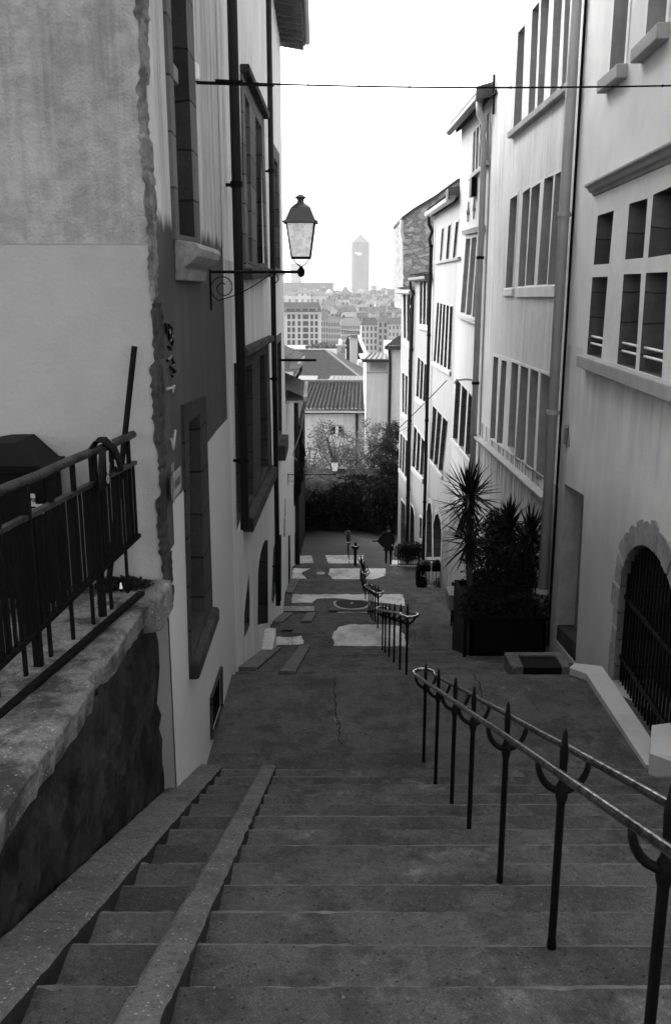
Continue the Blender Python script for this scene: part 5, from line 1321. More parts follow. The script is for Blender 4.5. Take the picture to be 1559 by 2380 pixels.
def leafball(name, label, cat, blobs, n, size, m, seed, parent=None, group=None, part='foliage', kind=None, stems=True):
    rnd = random.Random(seed); mb = MB()
    for i in range(n):
        c, r = rnd.choice(blobs); c = Vector(c)
        v = Vector((rnd.gauss(0,1), rnd.gauss(0,1), rnd.gauss(0,1))).normalized() * (rnd.random()**.45)
        p = c + Vector((v.x*r[0], v.y*r[1], v.z*r[2]))
        d = Vector((rnd.uniform(-1,1), rnd.uniform(-1,1), rnd.uniform(-1,1))).normalized(); e = d.cross(Vector((rnd.uniform(-1,1), rnd.uniform(-1,1), rnd.uniform(-1,1)))).normalized()
        s = size*rnd.uniform(.5,1.4); mb.quad(p-d*s, p-e*s*.5, p+d*s, p+e*s*.5)
    if parent is None and name:
        t = thing(name, label, cat, blobs[0][0], group); mb.build(part, m, t); return t
    return mb.build(part, m, parent)
t = leafball('shrub', 'dense black bush filling the planter between the yucca trunks', 'shrub', [((q0.x+.15,14.9,ztp+.05),(.30,.35,.38)), ((3.2,14.8,ztp+.1),(.55,.2,.28)), ((2.75,15.6,ztp+.6),(.5,.5,.75)), ((3.1,15.4,ztp+.6),(.45,.5,.7)), ((3.35,15.5,ztp+.4),(.3,.4,.6)), ((2.6,15.3,ztp+.2),(.25,.4,.4)), ((2.95,15.9,ztp+1.2),(.3,.3,.4))], 13000, .035, M_leafd, 44)
for k in range(5): MB().tube([Vector((2.5+k*.22, 15.4, ztp-.15)), Vector((2.55+k*.2, 15.5, ztp+.9))], .015, 5).build('stem', M_bark, t)
# iron fence panels and the small gate along the right side
def fence(label, P0, P1, h, nb, z0=None, r=.012, pm=M_iron, group='iron fence panels along the right side', posts=True, lowz=.10, z1=None):
    P0, P1 = Vector(P0), Vector(P1); t = thing('iron_fence', label, 'fence', P0, group)
    up = Vector((0,0,1))
    MB().obox(P0+up*h, P1+up*h, Vector((.02,.02,0)), up*.03).build('top_rail', pm, t); MB().obox(P0+up*lowz, P1+up*lowz, Vector((.02,.02,0)), up*.025).build('bottom_rail', pm, t)
    for i in range(nb+1):
        p = P0.lerp(P1, i/nb); ends = i in (0, nb)
        MB().tube([p + up*(-.1 if ends else lowz), p + up*(h + (.03 if ends else 0))], r*(1.8 if ends else 1), 6).build('post' if ends else 'bar', pm, t)
    return t
a = PG(1048, 1455); b = Vector((a.x+.75, a.y+1.1, a.z)); top = PY(1048, 1356, a.y).z
fence('small iron gate panel left of the big planter', a, Vector((2.62, a.y, a.z)), top-a.z, 4)
fence('iron rail in front of the yucca trunks behind the planter rim', (q0.x+.05, 15.0, ztp-.1), (q1.x-.3, 15.0, ztp-.1), .42, 3, lowz=.02)
a = PG(972, 1364); b_ = PG(1052, 1364); top = PY(972, 1303, a.y).z
F2 = fence('middle fence panel hung with flower boxes and a round shrub', a, (b_.x, a.y, a.z), top-a.z, 10)
a3 = PG(925, 1318); b3 = PG(980, 1318); top3 = PY(925, 1266, a3.y).z
F3 = fence('farthest fence panel with a dark hedge behind, near the person', a3, (b3.x, a3.y, a3.z), top3-a3.z, 11)
for i, (u0, u1, lb) in enumerate(((974, 1000, 'left flower box with pale blooms on the middle fence'), (1003, 1035, 'right flower box with dark leaves on the middle fence'))):
    c0, c1 = PY(u0, 1318, a.y-.1), PY(u1, 1318, a.y-.1)
    t = thing('flower_box', lb, 'flower box', c0, 'flower boxes on the fence'); MB().box(c0.x, c1.x, a.y-.22, a.y-.03, c0.z-.12, c0.z+.08).build('trough', M_plant, t, bevel=.01)
    leafball(None, None, None, [(((c0.x+c1.x)/2, a.y-.12, c0.z+.15), ((c1.x-c0.x)/2, .12, .10))], 500, .035, M_leafl if i == 0 else M_leafd, 50+i, parent=t)
leafball('shrub', 'low round shrub at the foot of the middle fence panel', 'shrub', [((b_.x-.25, a.y-.1, a.z+.15), (.45,.25,.25)), ((a.x+.1, a.y, a.z+.15), (.2,.2,.2)), ((a.x-.02, a.y, a.z+.4), (.08,.1,.45))], 3500, .035, M_leafd, 61)
leafball('hedge', 'dark trimmed hedge over the farthest fence panel', 'hedge', [(((a3.x+b3.x)/2+.1, a3.y+.3, top3-.25), (.7,.25,.3)), (((a3.x+b3.x)/2, a3.y+.5, a3.z+.4), (.6,.2,.35))], 3500, .04, M_leafd, 62)
mbx = thing('side_box', 'small pale crate beside the gate panel behind the planter', 'crate', (2.5, 18.5, gz(18.5)))
c0 = PY(1062, 1400, 17.5); MB().box(c0.x-.2, c0.x+.25, 17.3, 17.9, c0.z-.1, c0.z+.22).build('body', M_wood, mbx, bevel=.01)
# ================================================================ DARK END OF THE STREET, IVY AND TREES
YH = 52.0
zlow = gz(YH) - .5
Hh = thing('boundary_wall', 'boundary wall, its colour blackened for tree shade, closing the foot of the street under the trees', 'wall', (0, YH, gz(YH)))
pts = [(-6, 49.0), (-2.35, 49.0), (-1.2, 51.4), (1.0, 51.0), (2.1, 49.2), (3.4, 48.2), (9, 48.2), (9, 55), (-6, 55)]
zt_ = PY(800, 1125, 51).z
MB().prism([Vector((x, y, zlow-1.2)) for x, y in pts], (0, 0, zt_-zlow+1.2)).build('wall_face', M_retain, Hh)  # dark stone colour carries the shade under the trees
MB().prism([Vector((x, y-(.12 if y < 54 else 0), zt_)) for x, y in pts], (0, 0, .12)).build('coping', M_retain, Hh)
def pyb(u, v, y, ru, rv, ry):
    p = PY(u, v, y); s = y*1.0/F; return ((p.x, p.y, p.z), (ru*s, ry, rv*s))
leafball('hedge', 'overhanging evergreen hedge, leaves blackened for tree shade, above the boundary wall', 'hedge', [pyb(760, 1180, 50.4, 110, 42, 1.0), pyb(850, 1165, 50, 85, 58, 1.3), pyb(830, 1130, 52, 85, 25, 1.5), pyb(890, 1165, 48, 50, 65, 1.0), pyb(700, 1195, 49, 40, 42, .8), pyb(905, 1110, 50, 28, 40, 1.2)], 42000, .085, M_leafk, 71)  # black leaf colour stands in for the deep shade here
def tree(label, u, ub, vtop, vbase, y, blobs, n, size, m, seed, limbs):
    rnd = random.Random(seed); base = PY(ub, vbase, y)
    t = thing('tree', label, 'tree', base, 'trees at the foot of the street')
    top = PY(u, vtop+30, y); tips = [PY(a, b, y + rnd.uniform(-1,1)) for a, b in limbs]
    MB().tube([base, base.lerp(top, .4)+Vector((.1,0,0)), top], [.16,.11,.04], 8).build('trunk', M_bark, t)
    for tp in tips:
        s = base.lerp(top, rnd.uniform(.25,.55)); mid = s.lerp(tp, .5)+Vector((rnd.uniform(-.2,.2),0,rnd.uniform(0,.3)))
        MB().tube([s, mid, tp], [.06,.035,.012], 6).build('branch', M_bark, t)
    # leafy sprays along twigs: a leaf cloud with gaps
    mb = MB(); cl = []
    for c, r in blobs:
        for k in range(int(34*r[0])+8):
            v = Vector((rnd.gauss(0,.5), rnd.gauss(0,.5), rnd.gauss(0,.5))); cl.append(Vector(c)+Vector((v.x*r[0], v.y*r[1], v.z*r[2])))
    cl += tips*3
    for i in range(n):
        c = rnd.choice(cl); p = c + Vector((rnd.gauss(0,.14), rnd.gauss(0,.14), rnd.gauss(0,.16)))
        d = Vector((rnd.uniform(-1,1), rnd.uniform(-1,1), rnd.uniform(-1,1))).normalized(); e = d.cross(Vector((rnd.uniform(-1,1), rnd.uniform(-1,1), rnd.uniform(-1,1)))).normalized()
        s = size*rnd.uniform(.5,1.3); mb.quad(p-d*s, p-e*s*.55, p+d*s, p+e*s*.55)
    mb.build('crown', m, t); return t
tree('loose spring tree with branches reaching up left of the arched window', 760, 790, 985, 1150, 55, [pyb(775, 1050, 55, 45, 40, 1.5), pyb(745, 1020, 55, 16, 30, 1), pyb(810, 1060, 55, 30, 28, 1.2)], 3300, .075, M_leafl, 81, [(748,985),(765,990),(795,1010),(742,1040),(820,1020)])
tree('wide spring tree in front of the tall blank wall', 870, 860, 985, 1150, 54, [pyb(860, 1040, 54, 42, 38, 1.6), pyb(890, 1030, 54, 30, 30, 1.2), pyb(850, 1085, 53.5, 45, 25, 1.2)], 4000, .075, M_leafl, 82, [(848,985),(880,992),(865,1000),(905,1005),(835,1030)])
tree('low pale tree just right of the ivy and behind the lamps', 712, 705, 1035, 1160, 51, [pyb(715, 1090, 51, 26, 36, 1), pyb(745, 1085, 51, 24, 34, 1), pyb(700, 1130, 49, 30, 25, .8), pyb(750, 1120, 49.5, 40, 18, .8)], 3000, .07, M_leafl, 83, [(722,1040),(740,1030),(752,1060),(700,1075)])
tree('dark tree at the right edge against the last terrace house', 912, 915, 990, 1160, 50, [pyb(908, 1040, 50, 20, 40, 1), pyb(898, 1080, 50, 30, 34, 1)], 4500, .07, M_leafd, 84, [(918,990),(905,1005),(922,1010),(892,1040)])
leafball('ivy', 'heavy dark ivy spilling over the wall beyond the low tiled house', 'ivy', [pyb(682, 1030, 38.5, 15, 55, .5), pyb(690, 1010, 38.5, 14, 26, .5), pyb(676, 1000, 38, 12, 26, .4), pyb(697, 1060, 38.5, 12, 34, .5), pyb(684, 1100, 37.5, 22, 40, .5), pyb(676, 1150, 36.5, 12, 32, .4), pyb(686, 1130, 37.3, 14, 30, .4)], 22000, .06, M_leafk, 90)
IW = thing('ivy_wall', 'dark garden wall buried under the ivy beyond the low tiled house', 'wall', (-2.0, 38.6, -12))
a, b = PY(665, 985, 38.8), PY(700, 985, 38.8); MB().box(a.x-1, PY(690, 1000, 38.8).x, 38.2, 49, -13.5, PY(680, 990, 38.8).z).build('wall_face', M_retain, IW)

# ================================================================ HOUSES BEYOND THE STREET END
def boxw(mb, x0, x1, y0, y1, z0, z1): return mb.box(min(x0,x1), max(x0,x1), y0, y1, z0, z1)
YB = 68.0
Lh = thing('tiled_roof_house', 'low house with dark corrugated tile roof and arched window behind the trees', 'house', (0, YB, -17))
a, b = PY(690, 958, YB), PY(851, 958, YB); r0, r1 = PY(700, 889, YB+4.5), PY(851, 889, YB+4.5)
a.x -= 1; ez = PY(770, 953, YB-.5).z
wa_ = PY(770, 985, YB)
aw = [PY(768, 1012, YB), PY(768, 1000, YB), PY(772, 993, YB), PY(779, 990.5, YB), PY(788, 990.5, YB), PY(795, 993, YB), PY(799, 1000, YB), PY(799, 1012, YB)]
FLh = Fac((a.x-4, YB), (b.x, YB), -1)
fq = lambda p: ((p.x-(a.x-4)), p.z)
hole = [fq(p) for p in aw]
mb = MB(); face(mb, FLh, [(0, -20), (FLh.len, -20), (FLh.len, ez), (0, ez)], [hole]); mb.build('front_wall', M_facC, Lh)
window(FLh, [hole], Lh, M_sillR, M_revR, depth=.3, outer=grow(hole, .12), sill=False, pane=M_void, name='arched_window'); wn = window.last
c = PY(783, 1001, YB+.2); MB().box(c.x-.12, c.x+.12, YB+.1, YB+.2, PY(783,1012,YB).z, PY(783,990,YB).z).build('mullion', M_white, wn); c2 = PY(783, 1014, YB); MB().box(aw[0].x-.1, aw[-1].x+.1, YB-.06, YB+.1, c2.z-.12, c2.z+.12).build('sill', M_white, wn)
body(Lh, FLh, .2, FLh.len-.2, -20, ez-.2, 8, M_facC)
mb = MB(); tile_roof(mb, (a.x-3, YB-.55, ez+.05), (b.x, YB-.55, ez-.02), (r0.x-3, YB+4.5, r0.z), (r1.x, YB+4.5, r1.z), 30, 14, .13); mb.build('roof', M_tile, Lh)
mb = MB().box(a.x-3, b.x, YB-.62, YB-.50, ez-.20, ez-.06); mb.build('gutter', M_far[2], Lh); MB().box(a.x-3, b.x, YB-.5, YB, ez-.3, ez-.2).build('soffit', M_soffit, Lh)
MB().box(r0.x-3, r1.x, YB+4.3, YB+4.8, r0.z-.05, r0.z+.22).build('ridge', M_far[3], Lh)
c = PY(829, 1000, YB-.1); MB().tube([Vector((c.x, YB-.1, ez-.1)), Vector((c.x, YB-.1, -18))], .10, 8).build('drainpipe', M_pipeL, Lh)
# sheet metal roofs behind the ridge
Mh = thing('metal_roof_annex', 'annex with pale standing seam roof just behind the corrugated tile ridge', 'house', (1, 76, -17))
a0, a1, a2, a3 = PY(762, 889, 74), PY(851, 889, 74), PY(851, 874, 77), PY(768, 873, 77)
mb = MB().hexa([a0+Vector((0,0,-.3)), a1+Vector((.3,0,-.3)), a2+Vector((.3,0,-.3)), a3+Vector((0,0,-.3))], [a0, a1+Vector((.3,0,0)), a2+Vector((.3,0,0)), a3]); mb.build('roof', M_zinc, Mh)
for i in range(1, 9): MB().obox(a0.lerp(a1, i/9)+Vector((0,0,.03)), a3.lerp(a2, i/9)+Vector((0,0,.03)), Vector((.05,0,0)), Vector((0,0,.06))).build('seam', M_farroof[2], Mh)
MB().box(a0.x, a1.x, 74.1, 79, -20, a0.z-.2).build('wall', M_facC, Mh)
b0, b1, b2, b3 = PY(690, 889, 74), PY(734, 889, 74), PY(739, 873, 77), PY(690, 873, 77)
MB().hexa([p+Vector((0,0,-.3)) for p in (b0, b1, b2, b3)], [b0, b1, b2, b3]).build('roof', M_zinc, Mh); MB().box(b0.x, b1.x, 74.1, 79, -20, b0.z-.2).build('wall', M_facC, Mh)
# hipped tile roof behind
Rh = thing('hipped_tile_house', 'house with big sloping grey tiled hip roof in the middle distance', 'house', (-1, 84, -17))
y1, y2 = 80.0, 88.0
e0, e1, rr0, rr1 = PY(690, 884, y1), PY(842, 884, y1), PY(690, 816, y2), PY(757, 816, y2)
e0.x -= 3; rr0.x -= 3
mb = MB(); tile_roof(mb, e0, e1, rr0, rr1, 40, 20, .13); mb.build('roof', M_tile2, Rh)
MB().obox(rr1+Vector((0,0,.05)), e1+Vector((0,0,.05)), Vector((.25,.1,0)), Vector((0,0,.25))).build('hip_ridge', M_far[3], Rh)
MB().obox(rr0+Vector((0,0,.05)), rr1+Vector((0,0,.05)), Vector((0,.3,0)), Vector((0,0,.25))).build('ridge', M_far[3], Rh)
mb = MB(); mb.add([rr1, e1, e1+Vector((1,9,0)), rr1+Vector((0,3,0))], [(0,1,2,3)]); mb.build('hip_slope', M_farroof[1], Rh)
MB().box(e0.x, e1.x-.3, y1+.2, 92, -24, e0.z-.05).build('wall', M_facC, Rh); MB().box(e0.x+2, rr1.x-.5, y2-3, 90, -24, e0.z+1.2).build('wall', M_facC, Rh)
# pale garden wall line behind, rubble stack
Gw = thing('parapet_wall', 'long pale capped parapet wall behind the hipped roof', 'wall', (-3, 96, -20))
a, b = PY(693, 807, 96), PY(805, 812, 96); MB().box(a.x-4, b.x, 96, 96.5, -26, a.z-.2).build('wall_face', M_facC, Gw); MB().box(a.x-4, b.x-4.3, 95.8, 96.7, a.z-.25, a.z+.1).build('cap', M_white, Gw)
Ck = thing('rubble_chimney', 'squat rubble stone chimney stack left of the plastered chimney', 'chimney', (.5, 94, -20))
a, b = PY(783, 806, 92), PY(802, 806, 92); zb_ = PY(790, 870, 92).z; MB().box(a.x, b.x, 92, 93.2, zb_, a.z).build('stack', M_rubble, Ck)
MB().box(a.x-.15, b.x+.15, 91.9, 93.3, a.z, a.z+.15).build('cap', M_rubble, Ck); c = PY(791, 795, 92.5); MB().lathe([(.2,0),(.24,.3),(.15,.55),(.1,.6)], (c.x, 92.5, a.z+.15), 10).build('pot', M_white, Ck)
# plastered chimney
Cp = thing('plastered_chimney', 'tall plastered chimney stack with three pots before the black mansard roof', 'chimney', (2, 90, -20))
a, b = PY(813, 790, 90), PY(831, 790, 90); zt_, zb_ = PY(820, 789, 90).z, PY(820, 880, 90).z
a2, b2 = PY(803, 850, 90), PY(832, 850, 90)
MB().box(a.x, b.x, 90, 91.2, zb_-4, zt_).build('shaft', M_sky_wall, Cp); MB().hexa([Vector((a2.x,90.1,zb_-4)), Vector((b.x,90.1,zb_-4)), Vector((b.x,91.1,zb_-4)), Vector((a2.x,91.1,zb_-4))], [Vector((a.x-.5,90.1,zt_-2.6)), Vector((b.x,90.1,zt_-2.6)), Vector((b.x,91.1,zt_-2.6)), Vector((a.x-.5,91.1,zt_-2.6))]).build('shoulder', M_sky_wall, Cp)
MB().box(a.x-.08, b.x+.08, 89.9, 91.3, zt_, zt_+.14).build('cap', M_sillR, Cp)
for i in range(3): 
    cx = a.x + (b.x-a.x)*(i+.5)/3; MB().tube([Vector((cx, 90.1, zt_+.14)), Vector((cx, 90.1, zt_+.34)), Vector((cx, 91, zt_+.34)), Vector((cx, 91, zt_+.14))], .13, 8).build('pot', M_farroof[2], Cp)
# mansard
Ms = thing('mansard_house', 'house with steep black mansard roof in the middle of the view', 'house', (2.5, 104, -22))
ym = 102.0; f4 = [PY(795, 812, ym), PY(852, 838, ym), PY(833, 782, ym+2), PY(806, 782, ym+2)]
bl, br = PY(790, 820, ym), PY(862, 830, ym); tl, tr_ = f4[3], f4[2]
zb_ = PY(830, 850, ym).z
bl.z = br.z = zb_
MB().hexa([bl, br, br+Vector((0,8,0)), bl+Vector((0,8,0))], [tl, tr_, tr_+Vector((0,3,0)), tl+Vector((0,3,0))]).build('roof', M_slate, Ms)
MB().obox(tr_+Vector((0,-.05,0)), br+Vector((0,-.05,0)), Vector((.35,0,0)), Vector((0,0,.3))).build('hip_flashing', M_white, Ms); MB().box(bl.x+.2, br.x-.2, ym+.3, ym+7.6, -30, zb_).build('wall', M_facC, Ms)
w_ = MB(); c = PY(850, 858, 97); w_.box(PY(832,860,97).x, PY(853,860,97).x, 97, 101, -30, PY(850, 842, 97).z); w_.build('side_block', M_sky_wall, Ms); w_ = MB(); w_.box(PY(843,868,97).x, PY(849,868,97).x, 96.93, 97.02, PY(846,876,97).z, PY(846,862,97).z); w_.build('small_window', M_farwin, Ms)
# tall blank block with metal cap and louvre
Tb = thing('blank_block', 'tall blank pale block with louvred window and pale metal cap roof', 'building', (4, 66, -18))
yb = 65.0; a, b = PY(850, 900, yb), PY(905, 900, yb); zt_ = PY(880, 837, yb).z
MB().box(a.x, b.x, yb, yb+6, -22, zt_).build('wall', M_facC, Tb)
MB().box(a.x, b.x, yb-.07, yb, PY(870,866,yb).z-.06, PY(870,866,yb).z+.06).build('string_course', M_sillR, Tb)
l0, l1 = PY(863, 858, yb-.1), PY(895, 843, yb-.1); wv = MB().box(l0.x-.12, l1.x+.12, yb-.08, yb+.05, l0.z-.12, l1.z+.12).build('louvred_window', M_sillR, Tb)
lm = MB(); nn = 9
for i in range(nn): z = l0.z + (l1.z-l0.z)*(i+.5)/nn; lm.box(l0.x, l1.x, yb-.12, yb-.085, z-.035, z+.035)
lm.build('slats', M_revR, wv); MB().box(l0.x, l1.x, yb-.084, yb-.08, l0.z, l1.z).build('backing', M_soffit, wv)
e0, e1 = PY(838, 836, yb-.6), PY(908, 836, yb-.6); r0, r1 = PY(856, 823, yb+3), PY(908, 818, yb+3); e0.z = e1.z = zt_+.05
MB().hexa([e0, e1, e1+Vector((0,6.5,0)), e0+Vector((0,6.5,0))], [e0+Vector((0,0,.08)), e1+Vector((0,0,.08)), Vector((r1.x, yb+3, r0.z+.1)), Vector((r0.x, yb+3, r0.z+.1))]).build('cap_roof', M_zinc, Tb)
for i in range(1, 6): MB().obox(e0.lerp(e1, i/6)+Vector((0,-.02,.10)), Vector((r0.x, yb+3, r0.z+.15)).lerp(Vector((r1.x, yb+3, r0.z+.15)), i/6), Vector((.07,0,0)), Vector((0,0,.07))).build('seam', M_farroof[2], Tb)
MB().box(e0.x+.1, e1.x-.1, yb-.5, yb, zt_-.12, zt_+.03).build('soffit', M_soffit, Tb)
Nb = thing('pale_corner_block', 'pale block with dark drainpipe and tiled roof edge beside the last terrace house', 'building', (6, 62, -18))
yn = 62.5; a, b = PY(906, 900, yn), PY(960, 900, yn); zt_ = PY(920, 808, yn).z
MB().box(a.x, b.x, yn, yn+9, -22, zt_).build('wall', M_facC, Nb)
mb = MB(); tile_roof(mb, PY(894, 806, yn-.5), PY(965, 806, yn-.5), PY(925, 783, yn+5), PY(965, 780, yn+5), 16, 9, .08); mb.build('roof', M_tile, Nb)
MB().box(PY(894,806,yn-.5).x, b.x, yn-.6, yn, zt_-.1, zt_+.12).build('eave', M_soffit, Nb)
c = PY(907, 860, yn-.12); MB().tube([Vector((c.x-.1, yn-.1, zt_-.1)), Vector((c.x-.02, yn-.1, zt_-1)), Vector((c.x-.1, yn-.1, -20))], .11, 8).build('drainpipe', M_pipeL, Nb)

# ================================================================ THE CITY ON THE PLAIN
wbox = bpy.data.meshes.new('far_window_pane')
_b = MB().box(-.5, .5, -.12, .05, -.5, .5); wbox.from_pydata(_b.v, [], _b.f); wbox.materials.append(M_farwin)
def far_block(name, label, cat, u0, u1, v_eave, v_top, y, depth, wall, roof, cols, rows, zbot=-60, group=None, wsz=(.5,.62), pitched=True, base_v=None, yaw=0, vent=0):
    a, b = PY(u0, v_eave, y), PY(u1, v_eave, y); zt_ = a.z; zr = PY(u0, v_top, y+depth*.35).z
    t = thing(name, label, cat, ((a.x+b.x)/2, y, zbot), group)
    MB().box(a.x, b.x, y, y+depth, zbot, zt_).build('wall', wall, t)
    if pitched:
        o = .5; mb = MB().hexa([Vector((a.x-o, y-o, zt_)), Vector((b.x+o, y-o, zt_)), Vector((b.x+o, y+depth+o, zt_)), Vector((a.x-o, y+depth+o, zt_))],
            [Vector((a.x+1, y+depth*.35, zr)), Vector((b.x-1, y+depth*.35, zr)), Vector((b.x-1, y+depth*.65, zr)), Vector((a.x+1, y+depth*.65, zr))]); mb.build('roof', roof, t)
    else: MB().box(a.x-.4, b.x+.4, y-.4, y+depth+.4, zt_, zt_+.8).build('roof', roof, t)
    if cols:
        zb2 = PY(u0, base_v, y).z if base_v else zbot+4; W_ = b.x-a.x; hh = (zt_-zb2)/rows
        for r_ in range(rows):
            for c_ in range(cols):
                o = bpy.data.objects.new('window', wbox); COL.objects.link(o); o.parent = t
                o.location = (a.x + W_*(c_+.5)/cols - t.location.x, -.02, zt_-hh*(r_+.55)-t.location.z)
                o.scale = (W_/cols*wsz[0], 1, hh*wsz[1])
    rnd = random.Random(int(u0*7+v_top))
    if pitched and zr - zt_ > 1:
        for k in range(3):
            x = a.x + (b.x-a.x)*rnd.uniform(.1,.9); MB().box(x-.7, x+.7, y+depth*.4, y+depth*.4+1, zr-.5, zr+rnd.uniform(1,2.4)).build('chimney', wall, t)
    return t
X = lambda x: (940 + x/3.712)*.6935
Yv = lambda y: (900 + y/3.712)*.6935
# white apartment block: individual windows and loggias
Ap = far_block('apartment_block', 'white seven storey apartment block with balconies at the left of the city view', 'apartment block', 640, X(500), Yv(560), Yv(420), 420, 14, M_sky_wall, M_farroof[1], 0, 0, zbot=-62)
a = PY(X(70), Yv(560), 420)
pxm = 420*1.0/F/.971
for r_, yv in enumerate((600, 683, 762, 840, 918, 990, 1070)):
    for c_, (x, w_) in enumerate(((105, 34), (162, 34), (232, 32), (312, 66), (390, 32), (446, 34))):
        p = PY(X(x), Yv(yv), 419.9); o = bpy.data.objects.new('balcony' if c_ == 3 else 'window', wbox); COL.objects.link(o); o.parent = Ap
        o.location = Vector((p.x, 419.95, p.z)) - Ap.location; o.scale = (w_*.187*pxm, 2, 54*.187*pxm)
for (x, w_) in ((105,50),(160,50),(225,50),(308,60),(400,70)):
    p = PY(X(x), Yv(512), 423); o = bpy.data.objects.new('attic_window', wbox); COL.objects.link(o); o.parent = Ap; o.location = Vector((p.x, 419.3, p.z)) - Ap.location; o.scale = (w_*.187*pxm, 2, 30*.187*pxm)
mb = MB(); e0, e1 = PY(640, Yv(545), 419), PY(X(515), Yv(545), 419); mb.box(e0.x, e1.x, 418.6, 420, e0.z-.8, e0.z); mb.build('eave', M_far[0], Ap)
e0, e1 = PY(640, Yv(490), 421), PY(X(460), Yv(490), 421); MB().box(e0.x, e1.x, 420.5, 430, e0.z-6, e0.z+.2).build('attic_wall', M_far[3], Ap)
far_block('town_house', 'long pale riverside row seen obliquely beyond the apartment block', 'building', X(590), X(745), Yv(655), Yv(600), 520, 20, M_far[1], M_farroof[1], 8, 6, base_v=830, group=None)
far_block('town_house', 'grey gap house wedged between apartment block and riverside row', 'building', X(500), X(590), Yv(645), Yv(535), 560, 20, M_far[1], M_farroof[1], 3, 6, base_v=830)
far_block('corner_building', 'pale corner building with long balcony line above the black mansard', 'building', X(748), X(1000), Yv(695), Yv(620), 480, 18, M_far[0], M_farroof[2], 11, 5, base_v=815)
p0, p1 = PY(X(748), Yv(768), 479), PY(X(1000), Yv(795), 479); o = MB().obox(p0, p1, Vector((0,1.2,0)), Vector((0,0,.5))).build('long_balcony', M_farroof[1], bpy.data.objects['corner_building'])
far_block('town_house', 'pale four window wide house under a dark flat slope right of the corner building', 'building', X(1003), X(1207), Yv(705), Yv(610), 450, 16, M_far[2], M_farroof[0], 4, 5, base_v=Yv(1100), wsz=(.42,.66))
far_block('town_house', 'narrow two window house with little iron balconies', 'building', X(1212), X(1332), Yv(660), Yv(590), 445, 16, M_far[1], M_farroof[1], 2, 5, base_v=Yv(1040), wsz=(.5,.62))
far_block('town_house', 'cream house with string courses beside the narrow two window house', 'building', X(1336), X(1620), Yv(690), Yv(610), 445, 16, M_far[0], M_farroof[1], 6, 5, base_v=Yv(1100), wsz=(.38,.5))
far_block('palace', 'long classical palace front with round gable at the upper left of the city', 'palace', 640, X(560), Yv(335), Yv(280), 700, 22, M_palace, M_farroof[2], 0, 0)
far_block('palace_wing', 'projecting central pavilion of the classical palace', 'palace', X(195), X(370), Yv(310), Yv(262), 690, 22, M_palace, M_farroof[2], 0, 0)
c = PY(X(607), Yv(305), 720); t = MB().lathe([(2.6,-2),(2.6,0),(2.2,1.4),(1.2,2.4),(.2,2.7)], (c.x, 720, c.z), 20).build('dome', M_sky_wall, smooth=True); tag(t, 'small pale round dome at the right end of the palace', 'dome')
Tt = thing('church_tower', 'squat square tower with shallow pyramid roof among the rooftops', 'tower', (PY(X(805), 700, 800).x, 800, -55))
a, b = PY(X(740), Yv(325), 800), PY(X(875), Yv(325), 800)
MB().box(a.x+3, b.x-3, 800, 822, -58, a.z).build('wall', M_far[1], Tt); MB().hexa([Vector((a.x,798,a.z)), Vector((b.x,798,a.z)), Vector((b.x,824,a.z)), Vector((a.x,824,a.z))], [Vector(((a.x+b.x)/2-1,810,a.z+7)), Vector(((a.x+b.x)/2+1,810,a.z+7)), Vector(((a.x+b.x)/2+1,812,a.z+7)), Vector(((a.x+b.x)/2-1,812,a.z+7))]).build('roof', M_farroof[2], Tt)
for (x0, x1) in ((750, 768), (808, 822), (830, 845)): p, q = PY(X(x0), Yv(350), 799), PY(X(x1), Yv(408), 799); MB().box(p.x, q.x, 799.5, 800.2, q.z, p.z).build('opening', M_farwin, Tt)
# slab behind, towers
far_block('office_slab', 'long hazy flat topped office slab behind the palace', 'office block', 600, X(658), Yv(182), Yv(175), 1350, 40, mat('slab_concrete', .12, var=.1, scale=.02, bump=0), M_farroof[1], 0, 0, pitched=False)
far_block('distant_tower', 'faint pale tower half hidden behind the nearest lamp', 'tower', X(128), X(258), Yv(-60), Yv(-65), 1900, 40, mat('pale_tower', .25, var=.05, scale=.02, bump=0), M_farroof[2], 0, 0, pitched=False)
Cr = thing('pencil_tower', 'tall hazy round office tower with pyramid top standing alone on the skyline', 'tower', (0, 1900, -55))
a, b = PY(816.5, 560, 1900), PY(859.5, 560, 1900); cx = (a.x+b.x)/2; rw = (b.x-a.x)/2
zc = PY(838, 563, 1900).z; zp = PY(838, 541, 1900).z
MB().lathe([(rw, -60), (rw, zc)], (cx, 1900+rw, 0), 40).build('shaft', M_tower, Cr, smooth=False)
MB().lathe([(rw*1.32, zc), (.5, zp)], (cx, 1900+rw, 0), 4).build('pyramid', mat('tower_glass_cap', .17, var=.05, rough=.5, bump=0), Cr)
for (u0, u1, v0, v1) in ((825, 840, 587, 590), (829, 841, 590, 593)):
    p, q = PY(u0, v0, 1897), PY(u1, v1, 1897); MB().box(p.x, q.x, 1897, 1900.5, q.z, p.z).build('bright_sign', M_white, Cr)
far_block('distant_block', 'small dark hazy block just right of the pencil tower', 'office block', X(1130), X(1197), Yv(215), Yv(210), 1500, 30, M_far[3], M_farroof[0], 0, 0, pitched=False)
far_block('distant_block', 'broad grey block at the right end of the skyline', 'office block', X(1325), X(1480), Yv(262), Yv(255), 1100, 30, M_far[3], M_farroof[1], 0, 0, pitched=False)
Cn = thing('tower_crane', 'thin tower crane on the skyline beside the terrace eave', 'crane', (PY(917, 690, 1200).x, 1200, -55))
c = PY(917, 660, 1200); MB().box(c.x-1.0, c.x+1.0, 1199, 1201, -55, PY(917, 644, 1200).z).build('mast', M_farroof[1], Cn)
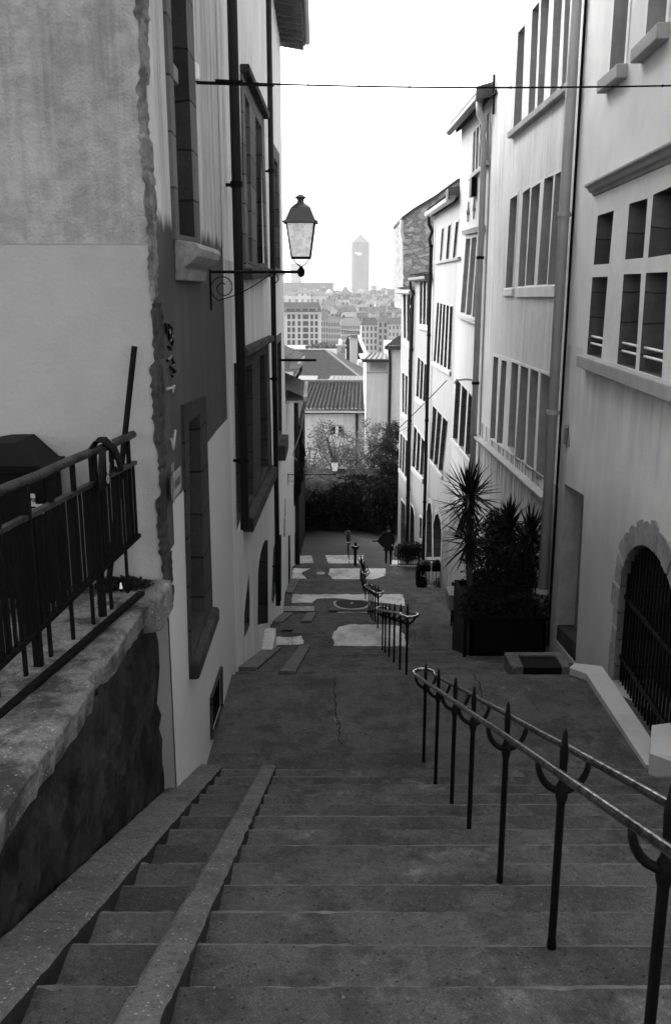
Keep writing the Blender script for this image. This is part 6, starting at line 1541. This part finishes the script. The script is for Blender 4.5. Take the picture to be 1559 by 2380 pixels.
a, b = PY(909, 646, 1200), PY(935, 648, 1200); MB().box(a.x, b.x, 1199.3, 1200.7, a.z-.8, a.z+.8).build('jib', M_farroof[1], Cn)
# crowded far rooftops
rnd = random.Random(77)
rowsN = [(1800, 672, 680, 26), (1300, 676, 684, 20), (1000, 682, 692, 18), (820, 690, 700, 16), (700, 698, 712, 14), (620, 708, 724, 12), (560, 718, 738, 9)]
k = 0
for (y, v0, v1, n) in rowsN:
    u = 640 + rnd.uniform(-10, 5)
    while u < 945:
        w_ = rnd.uniform(150, 330)/n*1.15 + 4; ve = rnd.uniform(v0, v1) + 5; 
        if not (u + w_ < X(560) and y < 1000 and y > 560) and not (y < 640 and u < X(500)):
            far_block('town_building', 'hazy pitched roof town building among the crowded far rooftops', 'building', u, u+w_, ve, ve-rnd.uniform(4, 12), y*rnd.uniform(.96, 1.05), rnd.uniform(14, 30), rnd.choice(M_far), rnd.choice(M_farroof), (int(w_/5) if y < 1100 else 0), (5 if y < 1100 else 0), group='far town rooftops', wsz=(.42, .5), zbot=-58)
        u += w_ + rnd.uniform(-2, 3)
# clump of city trees
leafball('tree', 'dark clump of city trees at the foot of the apartment block', 'tree', [((PY(750, 805, 300).x, 300, PY(750, 803, 300).z-2.0), (7, 3, 3.0)), ((PY(770, 806, 300).x, 300, PY(765, 806, 300).z-2), (5, 3, 2.2))], 4000, .35, M_leafd, 99, part='crown')
# ================================================================ AIR
hz = bpy.data.materials.new('haze'); hz.use_nodes = True; nt2 = hz.node_tree
for n_ in list(nt2.nodes):
    if n_.type == 'BSDF_PRINCIPLED': nt2.nodes.remove(n_)
pv = nt2.nodes.new('ShaderNodeVolumePrincipled'); pv.inputs['Color'].default_value = (.95,.95,.95,1); pv.inputs['Density'].default_value = 0.00013; pv.inputs['Anisotropy'].default_value = .3
nt2.links.new(pv.outputs[0], nt2.nodes['Material Output'].inputs['Volume'])
hb = MB().box(-20500, 20500, -60, 30500, -57, 160)
o = hb.build('haze', hz); o['kind'] = 'stuff'
